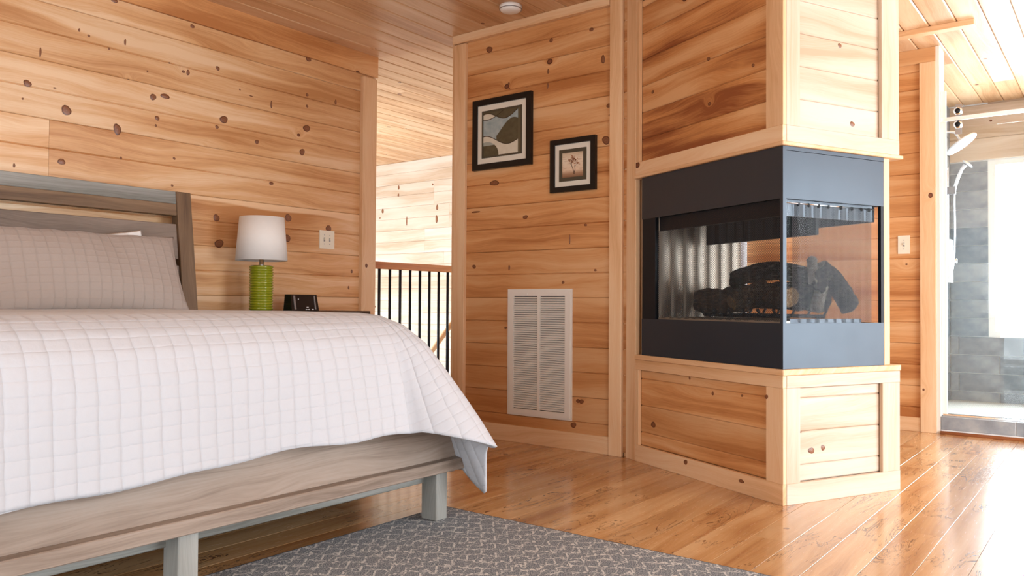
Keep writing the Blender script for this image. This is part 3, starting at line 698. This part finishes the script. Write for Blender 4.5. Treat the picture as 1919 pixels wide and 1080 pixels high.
# things seen through the fireplace glass
k = NT('sheer_white_cotton')
d_ = k.n('BsdfDiffuse', {'Color': (.85, .86, .88, 1)}); t_ = k.n('BsdfTranslucent', {'Color': (.85, .87, .9, 1)})
mx = k.n('MixShader', {0: .55}); k.t.links.new(d_.outputs[0], mx.inputs[1]); k.t.links.new(t_.outputs[0], mx.inputs[2]); k.t.links.new(mx.outputs[0], k.out.inputs[0])
SHEER = k.m
def pleats(name, label, cat, mat, p0, p1, za, zb, amp, waves):
    p0, p1 = Vector(p0), Vector(p1); L = (p1-p0).length; d = (p1-p0)/L; nrm = Vector((-d.y, d.x)); n = waves*10
    bm = bmesh.new(); rows = []
    for z in (za, (za+zb)/2, zb):
        row = []
        for sd in (0, .003):
            for i in range(n+1):
                o = amp*math.sin(2*PI*waves*i/n)*(1.0 if z < zb else .8)+sd
                q = p0+d*(L*i/n)+nrm*o; row.append(bm.verts.new((q.x, q.y, z)))
        rows.append(row)
    for A, B in zip(rows, rows[1:]):
        for i in range(n):
            bm.faces.new((A[i], A[i+1], B[i+1], B[i])); k2 = n+1+i
            bm.faces.new((A[k2+1], A[k2], B[k2], B[k2+1]))
    return tag(fin(bm, name, mat, None, True), label, cat)
pleats('curtain', 'white pleated curtain hanging behind the fireplace glass', 'curtain', SHEER, (5.90, 3.2), (5.90, 2.28), .002, 2.3, .022, 11)

# ---------------------------------------------------------------- wall fittings
def plate(loc, nrm_axis, w, h, toggles, label):
    t = thing('light_switch', label, 'light switch', loc, {'y': 0, 'x': -PI/2}[nrm_axis])   # local x across, local -y out
    bm = bmesh.new(); bx(bm, -w/2, w/2, -.006, 0, -h/2, h/2); fin(bm, 'cover_plate', IVORY, t, bevel=.002)
    for i in range(toggles):
        x = (i-(toggles-1)/2)*.046
        bm = bmesh.new(); bx(bm, x-.005, x+.005, -.008, -.0055, -.013, .013); fin(bm, 'toggle_slot', SILVER, t)
        bm = bmesh.new(); bx(bm, x-.004, x+.004, -.016, -.006, -.002, .009); fin(bm, 'toggle', IVORY, t, bevel=.001)
        for z in (-.03, .03):
            bm = bmesh.new(); tube(bm, [(x, -.0075, z), (x, -.0055, z)], .003, 8); fin(bm, 'screw', SILVER, t)
    return t
plate((3.487, 4.238, 1.268), 'y', .125, .122, 2, 'ivory double light switch on the wall right of the lamp')
plate((5.998, 1.207, 1.27), 'x', .075, .125, 1, 'ivory single light switch on the boards beside the shower')
sd = thing('smoke_detector', 'small round white smoke detector on the board ceiling', 'smoke detector', (3.70, 2.86, H))
bm = bmesh.new(); lathe(bm, [(.001, 0), (.066, 0), (.066, -.016), (.058, -.030), (.04, -.038), (.001, -.038)], 40); fin(bm, 'body', WHITEP, sd, True)
bm = bmesh.new(); lathe(bm, [(.059, -.020), (.0675, -.020), (.0675, -.0235), (.059, -.0235)], 40, closed=True); fin(bm, 'vent_ring', SILVER, sd)

# return-air grille: thing origin at its lower middle on the picture wall, local x = +y world... faces -x
vt = thing('air_return_grille', 'large white louvred air return grille low on the picture wall', 'vent grille', (3.938, 2.808, .178), -PI/2)
VW, VH = .452, .748
bm = bmesh.new()
for a in ((-VW/2, VW/2, 0, .03), (-VW/2, VW/2, VH-.03, VH), (-VW/2, -VW/2+.036, .03, VH-.03), (VW/2-.036, VW/2, .03, VH-.03), (-.009, .009, .03, VH-.03)):
    bx(bm, a[0], a[1], -.012, 0, a[2], a[3])
fin(bm, 'frame', WHITEM, vt, bevel=.0015)
bm = bmesh.new()
for a in ((-VW/2-.012, VW/2+.012, -.012, .0), (-VW/2-.012, VW/2+.012, VH, VH+.012), (-VW/2-.012, -VW/2, 0, VH), (VW/2, VW/2+.012, 0, VH)):
    bx(bm, a[0], a[1], -.007, 0, a[2], a[3])
fin(bm, 'outer_flange', WHITEM, vt)
bm = bmesh.new(); bx(bm, -VW/2+.03, VW/2-.03, -.0015, .0, .025, VH-.025); fin(bm, 'filter_backing', DARK, vt)
lm = None; NL = 50
for side in (-1, 1):
    for i in range(NL):
        z = .034+(VH-.068)*(i+.5)/NL
        if lm is None:
            bm = bmesh.new(); L = (VW/2-.036-.009)/2
            vs = [bm.verts.new(c) for c in ((-L, -.0115, -.006), (L, -.0115, -.006), (L, -.002, .0035), (-L, -.002, .0035), (-L, -.011, -.0045), (L, -.011, -.0045), (L, -.0018, .0048), (-L, -.0018, .0048))]
            for f in ((0, 1, 2, 3), (7, 6, 5, 4), (0, 4, 5, 1), (3, 2, 6, 7), (0, 3, 7, 4), (1, 5, 6, 2)): bm.faces.new([vs[j] for j in f])
            o = fin(bm, 'louvre', WHITEM, vt); lm = o.data
        else: o = link('louvre', lm, None, vt)
        o.location = (side*(.009+(VW/2-.045)/2), 0, z)
for x in (-.11, .11):
    bm = bmesh.new(); bx(bm, x-.028, x+.028, -.016, -.011, VH-.020, VH-.012); fin(bm, 'latch', WHITEM, vt)

# framed pictures on the picture wall
def artmat(name, kind):
    k = NT(name); uv = k.n('UVMap').outputs[0]; sp = k.n('SeparateXYZ', {0: uv}); x, y = sp.outputs[0], sp.outputs[1]
    nz = k.n('TexNoise', {'Vector': uv, 'Scale': 9, 'Detail': 4}, noise_dimensions='2D').outputs[0]
    def wave(a, fr, ph, c0, sl=0):   # curve height at x
        return k.math('ADD', k.math('MULTIPLY_ADD', k.math('SINE', k.math('MULTIPLY_ADD', x, fr, ph)), a, c0), k.math('MULTIPLY', x, sl))
    if kind == 'waves':
        blue = k.mix(nz, (.22, .30, .32), (.48, .54, .52)); cream = k.mix(nz, (.62, .57, .45), (.74, .70, .58)); ol = k.mix(nz, (.075, .060, .032), (.14, .115, .065))
        col = k.mix(0.0, blue, blue)
        c_top = wave(.10, 6.0, 1.1, .86, .08); col = k.mix(k.math('GREATER_THAN', y, c_top), col, ol)
        left = k.math('MULTIPLY', k.math('GREATER_THAN', y, wave(.07, 5.2, 3.6, .86, .22)), k.math('LESS_THAN', y, c_top)); col = k.mix(left, col, cream)
        b_hi = wave(.24, 4.6, -2.15, .54, .02); b_lo = wave(.11, 5.6, 3.0, .40, -.02)
        hill = k.math('MULTIPLY', k.math('LESS_THAN', y, b_hi), k.math('GREATER_THAN', x, .36)); col = k.mix(hill, col, ol)
        low = k.math('LESS_THAN', y, wave(.10, 5.4, 1.2, .36, -.05)); col = k.mix(low, col, cream)
        dx = k.math('SUBTRACT', x, .08); dy = k.math('SUBTRACT', y, .02)
        cir = k.math('LESS_THAN', k.math('ADD', k.math('MULTIPLY', dx, dx), k.math('MULTIPLY', k.math('MULTIPLY', dy, dy), 1.25)), .115); col = k.mix(cir, col, ol)
        band = k.math('MULTIPLY', k.math('MULTIPLY', k.math('GREATER_THAN', y, .24), cir), k.math('LESS_THAN', x, .3)); col = k.mix(band, col, (.36, .38, .33))
        for cv in (c_top, wave(.07, 5.2, 3.6, .86, .22), wave(.10, 5.4, 1.2, .36, -.05)):
            ln = k.math('LESS_THAN', k.math('ABSOLUTE', k.math('SUBTRACT', y, cv)), .009); col = k.mix(ln, col, (.05, .035, .02))
        edge = k.math('GREATER_THAN', k.math('MAXIMUM', k.math('MULTIPLY', x, 1), 0), .93); col = k.mix(edge, col, (.13, .105, .06))
    else:
        col = k.ramp(y, [(0, (.20, .10, .055)), (.16, (.42, .25, .15)), (.3, (.76, .58, .42)), (.7, (.80, .68, .53)), (1, (.62, .48, .33))])
        st_ = k.n('TexNoise', {'Vector': k.n('Mapping', {'Vector': uv, 'Scale': (2, 14, 1)}).outputs[0], 'Scale': 1.5, 'Detail': 3}).outputs[0]
        col = k.mix(k.math('MULTIPLY', k.math('GREATER_THAN', st_, .58), .35), col, (.42, .24, .12))
    k.bsdf(Base_Color=col, Roughness=.5, Specular_IOR_Level=.2); return k.m
def picture(label, yc, zc, w, h, fw, mat_w, art_w, art, art_frame, depth=.024):
    t = thing('framed_picture', label, 'picture', (3.938, yc, zc), -PI/2)
    def ring(name, m, w_, h_, f, d0, d1, bev=0):
        bm = bmesh.new()
        for a in ((-w_/2, w_/2, -h_/2, -h_/2+f), (-w_/2, w_/2, h_/2-f, h_/2), (-w_/2, -w_/2+f, -h_/2+f, h_/2-f), (w_/2-f, w_/2, -h_/2+f, h_/2-f)):
            bx(bm, a[0], a[1], -d1, -d0, a[2], a[3])
        return fin(bm, name, m, t, bevel=bev)
    ring('frame', BLACKF, w, h, fw, 0, depth, .003)
    bm = bmesh.new(); bx(bm, -w/2+fw*.8, w/2-fw*.8, -depth*.55, -.001, -h/2+fw*.8, h/2-fw*.8); fin(bm, 'mat_board', CANVAS, t)
    iw, ih = w-2*fw-2*mat_w, h-2*fw-2*mat_w
    ring('inner_frame', art_frame, iw, ih, art_w, depth*.55, depth*.75)
    pw, ph = iw/2-art_w*.9, ih/2-art_w*.9
    me = bpy.data.meshes.new('print'); y0, y1 = -depth*.55, -depth*.55-.002
    vs = [(-pw, y1, -ph), (pw, y1, -ph), (pw, y1, ph), (-pw, y1, ph), (-pw, y0, -ph), (pw, y0, -ph), (pw, y0, ph), (-pw, y0, ph)]
    me.from_pydata(vs, [], [(0, 1, 2, 3), (4, 7, 6, 5), (0, 4, 5, 1), (1, 5, 6, 2), (2, 6, 7, 3), (3, 7, 4, 0)])
    ul = me.uv_layers.new(name='UVMap').data
    for i, l in enumerate(me.loops):
        c = vs[l.vertex_index]; ul[i].uv = ((c[0]+pw)/(2*pw), (c[2]+ph)/(2*ph))
    link('print', me, art, t)
    return t, y1, pw, ph
OLIVE = flat('dark_olive_mat', (.07, .058, .034), .6)
SEPIA = flat('sepia_ink', (.10, .045, .02), .7); RUST = flat('rust_leaf_ink', (.38, .14, .05), .7)
picture('larger black-framed print of flowing blue, olive and cream curves', 3.097, 1.923, .466, .449, .038, .036, .011, artmat('abstract_wave_print', 'waves'), OLIVE)
t, yy, pw, ph = picture('smaller black-framed sepia print of a lone tree', 2.565, 1.665, .315, .314, .032, .031, .021, artmat('sepia_sky_print', 'tree'), OLIVE)
bm = bmesh.new()
def stroke(pts, r):
    tube(bm, [(p[0]*pw, yy-.0006, (p[1]*2-1)*ph) for p in pts], [v*.9 for v in r], 6)
stroke([(.15, .12), (.05, .3), (-.1, .48), (-.12, .62), (.0, .78)], [.003, .0022, .0018, .0012, .0007])
stroke([(.1, .12), (.22, .3), (.18, .45), (.3, .6)], [.0026, .0018, .0012, .0007])
stroke([(-.1, .48), (-.3, .6)], [.0014, .0006]); stroke([(-.11, .56), (.12, .68)], [.0012, .0006]); stroke([(.2, .42), (.4, .52)], [.0012, .0006])
fin(bm, 'tree_trunk', SEPIA, t)
bm = bmesh.new(); rr = random.Random(3)
for _ in range(70):
    cxx, czz = rr.choice([(-.3, .66), (0, .8), (.25, .66), (.1, .72), (.42, .56), (-.15, .7), (.05, .62)])
    x = (cxx+rr.gauss(0, .10))*pw; z = ((czz+rr.gauss(0, .035))*2-1)*ph; s = rr.uniform(.002, .0045)
    bx(bm, x-s, x+s, yy-.001, yy-.0002, z-s*.5, z+s*.5)
o = fin(bm, 'tree_foliage', RUST, t); o['kind'] = 'stuff'

# ---------------------------------------------------------------- stair rail
rl = thing('stair_railing', 'orange wood handrail on black iron balusters at the stairwell', 'railing', (3.92, 4.30, 0))
woodbox('handrail', RAILW, .0, 1.33, -.022, .022, 1.095, 1.147, rl, .003)
woodbox('bottom_rail', RAILW, .0, 1.33, -.02, .02, .06, .10, rl, .002)
bm0 = None
for i in range(12):
    if bm0 is None:
        bm = bmesh.new(); tube(bm, [(0, 0, .10), (0, 0, 1.095)], .0105, 12); o = fin(bm, 'baluster', BLACKM, rl, True); bm0 = o.data
    else: o = link('baluster', bm0, None, rl)
    o.location = (.105+.1055*i, 0, 0)
hr = thing('stair_handrail', 'short sloping handrail low in the stairwell beyond the balusters', 'handrail', (5.2, 4.9, .3))
bm = bmesh.new(); tube(bm, [(-.1, 0, .01), (.5, 0, .55)], .022, 12); fin(bm, 'rail', TRIM, hr, True)
bm = bmesh.new(); tube(bm, [(.02, 0, .1), (.02, 0, -.5)], .01, 8); tube(bm, [(.24, 0, .3), (.24, 0, -.5)], .01, 8); fin(bm, 'post', BLACKM, hr, True)

# ---------------------------------------------------------------- rug
rg_ = bmesh.new(); x0, x1, y0, y1 = -.9, 2.478, -.4, 2.246
n = 2
bx(rg_, x0, x1, y0, y1, .0005, .010)
bmesh.ops.bevel(rg_, geom=list(rg_.edges), offset=.003, segments=2, affect='EDGES')
ul = rg_.loops.layers.uv.new('UVMap')
for f in rg_.faces:
    for l in f.loops: l[ul].uv = (l.vert.co.x+3, l.vert.co.y+3)
t = thing('rug', 'grey-blue woven rug with pale wavy lattice under the bed foot', 'rug', (.8, .9, 0))
o = fin(rg_, 'pile', RUG, t); o.location = (-.8, -.9, 0)
bm = bmesh.new()
tube(bm, [(x0-.8, y0-.9, .006), (x1-.8, y0-.9, .006), (x1-.8, y1-.9, .006), (x0-.8, y1-.9, .006), (x0-.8, y0-.9, .006)], .0045, 8)
fin(bm, 'binding', flat('dark_rug_binding', (.05, .06, .075), .9), t, True)

# ---------------------------------------------------------------- bed
BX0, BX1 = .36, 2.44
bed = thing('bed', 'weathered grey-brown wooden bed with slatted headboard and low footboard', 'bed', (1.4, 3.1, 0))
def wb_(name, m, x0, x1, y0, y1, z0, z1, p=bed, bev=.003, ry=None):
    o = woodbox(name, m, x0-1.4, x1-1.4, y0-3.1, y1-3.1, z0, z1, p, bev); return o
# headboard leans back: shear of the posts
lean = .10/.65
def leaned(o, z0=.8):
    for v in o.data.vertices:
        v.co.y += (v.co.z-z0)*lean*.9
    return o
for x in (BX0-.03, 2.352):
    leaned(wb_('headboard_post', BROWNW, x, x+.085, 4.06, 4.125, 0.0, 1.452), 1.0)
for z0, z1, m in ((1.383, 1.452, TEALW), (1.318, 1.383, BROWNW)):
    leaned(wb_('top_rail', m, BX0+.055, 2.352, 4.066, 4.118, z0, z1), 1.0)
for z0, z1 in ((1.08, 1.272), (.80, 1.045), (.5, .77)):
    leaned(wb_('headboard_slat', GREYW_SHADED, BX0+.055, 2.352, 4.078, 4.106, z0, z1), 1.0)
for x in (BX0, 2.42): wb_('side_rail', GREYW_LIT, x, x+.03, 2.16, 4.05, .17, .42)
# footboard
for x in (BX0-.01, 2.42):
    wb_('footboard_post', GREYW_LIT, x, x+.05, 2.10, 2.165, .185, .42)
wb_('footboard_end', BROWNW, 2.472, 2.508, 2.115, 2.18, .185, .37)
wb_('footboard_panel', GREYW_LIT, BX0+.04, 2.42, 2.125, 2.150, .238, .50)
wb_('footboard_rail', GREYW_LIT, BX0-.01, 2.47, 2.085, 2.16, .196, .240)
wb_('under_rail', TEALW, BX0+.1, 2.34, 2.17, 2.20, .150, .188)
for x in (.20, 1.222, 2.277):
    wb_('leg', TEALW, x, x+.062, 2.105, 2.185, .011, .196)
for x in (BX0+.1, 2.277): wb_('leg', TEALW, x, x+.062, 3.2, 3.28, .0, .17)
mt = tag(box('mattress', WHITEC, BX0+.04, 2.22, 2.30, 4.03, .456, .745, bevel=.06), 'white mattress hidden under the quilt on the bed', 'mattress')
bs = wb_('slat_base', GREYW_LIT, BX0+.03, 2.42, 2.165, 4.05, .40, .455)

# quilt: swept round the mattress edge, with the loose corner flaring out
def lerp(a, b, t): return a+(b-a)*t
def prof_interp(tab, u):
    for (u0, *A), (u1, *B) in zip(tab, tab[1:]):
        if u <= u1:
            t = (u-u0)/(u1-u0); return [lerp(a, b, t) for a, b in zip(A, B)]
    return tab[-1][1:]
def smooth(t): t = max(0, min(1, t)); return t*t*(3-2*t)
# outward offset / drop profile: u, offset, drop fraction
PF = [(0, 0, 0), (.12, .075, .03), (.22, .13, .10), (.34, .175, .22), (.46, .198, .38), (.6, .207, .55), (.8, .215, .78), (1, .225, 1)]
PC = [(0, 0, 0), (.12, .08, .02), (.25, .17, .09), (.38, .26, .23), (.52, .335, .42), (.68, .41, .62), (.84, .475, .80), (1, .54, 1)]
ZT = .812
core = (.62, 2.245, 2.12, 2.28)   # x0,x1 ; y foot ; corner centre
def perim(s):
    """s in metres along the foot from left to right then round the corner and up the right side; returns core point, direction angle, hem z, mix(foot->corner)"""
    pass
path = []   # (cx, cy, angle, hemz, mix, arc)
Cx, Cy = 2.03, 2.275
N1 = 150
arc = 0
for i in range(N1):
    x = .30 + (Cx-.30)*i/(N1-1); path.append([x, Cy, -PI/2, None, 0, x])
NA = 46
for i in range(1, NA+1):
    a = -PI/2 + (PI/2)*i/NA; path.append([Cx, Cy, a, None, 0, Cx+.38*(i/NA)*PI/2])
N2 = 80
for i in range(1, N2+1):
    y = Cy + (4.02-Cy)*i/N2; path.append([Cx, y, 0, None, 0, Cx+.597+(y-Cy)])
def hem(x, ang, y):
    if ang == -PI/2: z = .366+.010*math.sin(x*5.2+.8)+.004*math.sin(x*17)
    else: z = .35
    return z
verts = []; uvs = []; K = 40; TOPN = 26
rows = []
bmq = bmesh.new(); uvd = {}
for (cx_, cy_, ang, _, _, sarc) in path:
    row = []
    t = (ang+PI/2)/(PI/2)            # 0 foot .. 1 side
    if ang == -PI/2: m = smooth((cx_-1.55)/.48)*.22
    elif ang == 0: m = .50-.12*smooth((cy_-Cy)/.6)
    else: m = .22+ .78*smooth(t/.38) if t < .38 else 1-.50*smooth((t-.38)/.62)
    z_h = .366+.008*math.sin(cx_*5.2+.8)+.004*math.sin(cx_*17)
    if ang == -PI/2:
        z_h += .034*smooth((cx_-1.1)/.8)
    if ang != -PI/2:
        z_h = lerp(.398, .315, smooth(t/.45)) if t < .45 else lerp(.315, .115, smooth((t-.45)/.13)) if t < .58 else lerp(.115, .33, smooth((t-.58)/.42)) if ang < 0 else .33
    if ang == 0: z_h = .33
    dvec = Vector((math.cos(ang), math.sin(ang), 0)); tv = Vector((-math.sin(ang), math.cos(ang), 0))
    arcv = 0; prev = None
    for kk in range(K+1):
        u = kk/K
        o1, d1 = prof_interp(PF, u); o2, d2 = prof_interp(PC, u)
        off = lerp(o1, o2, m); dr = lerp(d1, d2, m)
        z = ZT - (ZT-z_h)*dr
        ripple = 0
        if ang == -PI/2: ripple = .007*math.sin(cx_*11+1)*u*u + .02*smooth((cx_-1.6)/.4)*math.sin((cx_-1.6)*15)*u*u
        elif ang < 0:
            ripple = (.05*math.sin(t*PI*2.9+.2)*(1-smooth((t-.45)/.2)))*u**1.5 + .02*math.sin(6.0)*0
        off += ripple
        p = Vector((cx_, cy_, z)) + dvec*off
        if prev is not None: arcv += (p-prev).length
        prev = p
        v = bmq.verts.new(p); uvd[v] = (sarc, 10-arcv); row.append(v)
    rows.append(row)
for A, B in zip(rows, rows[1:]):
    for a, b, c, d in zip(A, B, B[1:], A[1:]): bmq.faces.new((a, b, c, d))
# top surface from the foot line back to the pillows
top_prev = None
nx = N1
back = []
for j in range(1, TOPN+1):
    y = Cy+(4.02-Cy)*j/TOPN; r = []
    for i in range(N1):
        x = .30+(Cx-.30)*i/(N1-1)
        v = bmq.verts.new((x, y, ZT-.0*j+.004*math.sin(x*6+j*.4)*math.sin(PI*j/TOPN)*(1 if i < N1-1 else 0))); uvd[v] = (x, 10+(y-Cy)); r.append(v)
    back.append(r)
prev = [rows[i][0] for i in range(N1)]
for r in back:
    for i in range(N1-1): bmq.faces.new((prev[i+1], prev[i], r[i], r[i+1]))
    prev = r
bmesh.ops.remove_doubles(bmq, verts=[v for r in back for v in (r[-1],)]+[rows[i][0] for i in range(N1-1, len(rows))], dist=.0001)
uvl = bmq.loops.layers.uv.new('UVMap')
for f in bmq.faces:
    for l in f.loops:
        if l.vert in uvd: l[uvl].uv = uvd[l.vert]
bmesh.ops.recalc_face_normals(bmq, faces=bmq.faces)
for f in bmq.faces: f.smooth = True
me = bpy.data.meshes.new('quilt'); bmq.to_mesh(me); bmq.free()
qo = link('quilt', me, QUILT); tag(qo, 'white quilted coverlet draped over the bed and its foot', 'quilt')
md = qo.modifiers.new('thick', 'SOLIDIFY'); md.thickness = .009; md.offset = -1

# pillows: soft cushion with pinched corners; local x across, z up, y thickness
def pillow(name, label, mat, w, h, d, loc, rx, rz=0, ry=0, seed=0, flange=.0, group=None, dent=None):
    rnd = random.Random(seed); nx, nz_ = 60, 36
    bm = bmesh.new(); ul = {}
    grids = []
    for side in (-1, 1):
        g = []
        for j in range(nz_+1):
            r = []
            for i in range(nx+1):
                a, b = 2*i/nx-1, 2*j/nz_-1
                ex = 1-.045*(1-b*b)*0; pinch = .045
                x = a*(w/2)*(1-pinch*(1-abs(b)**2.5)*(abs(a)**3)); z = b*(h/2)*(1-pinch*1.3*(1-abs(a)**3)*(abs(b)**3))
                t = max(0, (1-abs(a)**3.2))**.55*max(0, (1-abs(b)**2.6))**.55
                t *= 1+.05*math.sin(a*5+seed)+.05*math.sin(b*4+a*3+seed)
                if dent: t *= 1-.35*math.exp(-((a-dent[0])**2/.02+(b-dent[1])**2/.3))
                wr = .004*math.sin(a*23+b*9)*(abs(b)**4)
                y = side*(d/2*t+wr*(1 if t > .02 else 0))
                if (i in (0, nx) or j in (0, nz_)) and side == 1: r.append(grids[0][j][i]); continue
                v = bm.verts.new((x, y, z)); ul[v] = (x+w*3+seed, z+5+seed); r.append(v)
            g.append(r)
        grids.append(g)
        for j in range(nz_):
            for i in range(nx): bm.faces.new((g[j][i], g[j][i+1], g[j+1][i+1], g[j+1][i]))
    uvl = bm.loops.layers.uv.new('UVMap')
    for f in bm.faces:
        for l in f.loops: l[uvl].uv = ul[l.vert]
    o = fin(bm, name, mat, None, True)
    o.matrix_world = Matrix.Translation(loc) @ Matrix.Rotation(rz, 4, 'Z') @ Matrix.Rotation(rx, 4, 'X') @ Matrix.Rotation(ry, 4, 'Y') @ Matrix.Translation((0, 0, h/2))
    return tag(o, label, 'pillow', group)
pillow('pillow', 'taupe quilted pillow leaning on the headboard, nearest the lamp', PILLOW, .96, .44, .17, (1.80, 3.84, .79), -.42, seed=2, dent=(.25, .9))
pillow('pillow', 'taupe quilted pillow at the left, partly cut off by the frame', PILLOW, .98, .44, .18, (.82, 3.84, .79), -.40, seed=5)
pillow('pillow', 'white pillow whose corner peeks up behind the taupe pillow', WHITEC, .50, .405, .08, (1.925, 3.945, .80), -.25, ry=-.13, seed=1)

# ---------------------------------------------------------------- nightstand, lamp, clock
ns = thing('nightstand', 'dark wood nightstand behind the bed, under the green lamp', 'nightstand', (2.95, 3.98, 0))
woodbox('top', DARKW, -.47, .50, -.22, .22, .772, .797, ns, .003)
for x in (-.44, .40):
    for y in (-.19, .14): woodbox('leg', DARKW, x, x+.05, y, y+.05, 0, .14, ns)
box('body', DARKW, -.44, .45, -.19, .19, .14, .7715, ns, .003)
for z in (.16, .46):
    d = woodbox('drawer', DARKW, -.42, .43, -.205, -.191, z, z+.28, ns, .002)
    bm = bmesh.new(); tube(bm, [(0, -.206, z+.14), (0, -.225, z+.14)], .012, 14); fin(bm, 'knob', SILVER, d, True)
lp = thing('table_lamp', 'table lamp with ribbed green ceramic base and white drum shade', 'lamp', (2.815, 4.0, .7975))
pr = [(.001, 0), (.060, 0)]; nr = 17
for i in range(nr):
    zc = .006+(.262-.006)*(i+.5)/nr
    for q in range(6):
        th = PI*q/5-PI/2; pr.append((  .0605+.0085*math.cos(th), zc+.0072*math.sin(th)))
pr += [(.058, .264), (.001, .264)]
bm = bmesh.new(); lathe(bm, pr, 56); fin(bm, 'base', GREENC, lp, True)
bm = bmesh.new(); lathe(bm, [(.001, .264), (.017, .264), (.017, .268), (.013, .27), (.013, .36), (.016, .362), (.016, .40), (.001, .40)], 20); fin(bm, 'stem', CHROME, lp, True)
bm = bmesh.new(); lathe(bm, [(.147, .293), (.1265, .545), (.1250, .545), (.1455, .293)], 64, closed=True); sh_ = fin(bm, 'shade', SHADE, lp, True)
bm = bmesh.new()
for q in range(3):
    th = 2*PI*q/3+.4; tube(bm, [(.008*math.cos(th), .008*math.sin(th), .53), (.124*math.cos(th), .124*math.sin(th), .535)], .0015, 6)
tube(bm, [(0, 0, .40), (0, 0, .535)], .003, 8)
fin(bm, 'shade_fitter', SILVER, lp, True)
ck = thing('alarm_clock', 'small black digital alarm clock on the nightstand beside the lamp', 'clock', (3.05, 3.93, .7975), .12)
bm = bmesh.new()
w0, w1 = .112, .106
vs = [bm.verts.new(c) for c in ((-w0, -.035, 0), (w0, -.035, 0), (w0, .035, 0), (-w0, .035, 0), (-w1, -.018, .098), (w1, -.018, .098), (w1, .03, .098), (-w1, .03, .098))]
for f in ((3, 2, 1, 0), (4, 5, 6, 7), (0, 1, 5, 4), (1, 2, 6, 5), (2, 3, 7, 6), (3, 0, 4, 7)): bm.faces.new([vs[j] for j in f])
fin(bm, 'case', BLACKP, ck, bevel=.006)
tilt = Matrix.Rotation(-math.atan2(.017, .098), 4, 'X')
for x0, x1 in ((-.088, -.074), (.078, .088)):
    bm = bmesh.new(); bx(bm, x0, x1, -.0005, .0015, .010, .092); o = fin(bm, 'side_trim', SILVER, ck); o.matrix_local = Matrix.Translation((0, -.0365, 0)) @ tilt
bm = bmesh.new(); bx(bm, -.070, .074, -.001, .001, .018, .088); o = fin(bm, 'display', BLACKP, ck); o.matrix_local = Matrix.Translation((0, -.0365, 0)) @ tilt
bm = bmesh.new()
for x in (.0, .012, .022, .05, .058): bx(bm, x, x+.007, -.002, .0, .006, .011)
bx(bm, .008, .024, -.002, 0, .020, .024); bx(bm, -.055, -.049, -.002, 0, .068, .074)
o = fin(bm, 'markings', WHITEP, ck); o.matrix_local = Matrix.Translation((0, -.0365, 0)) @ tilt
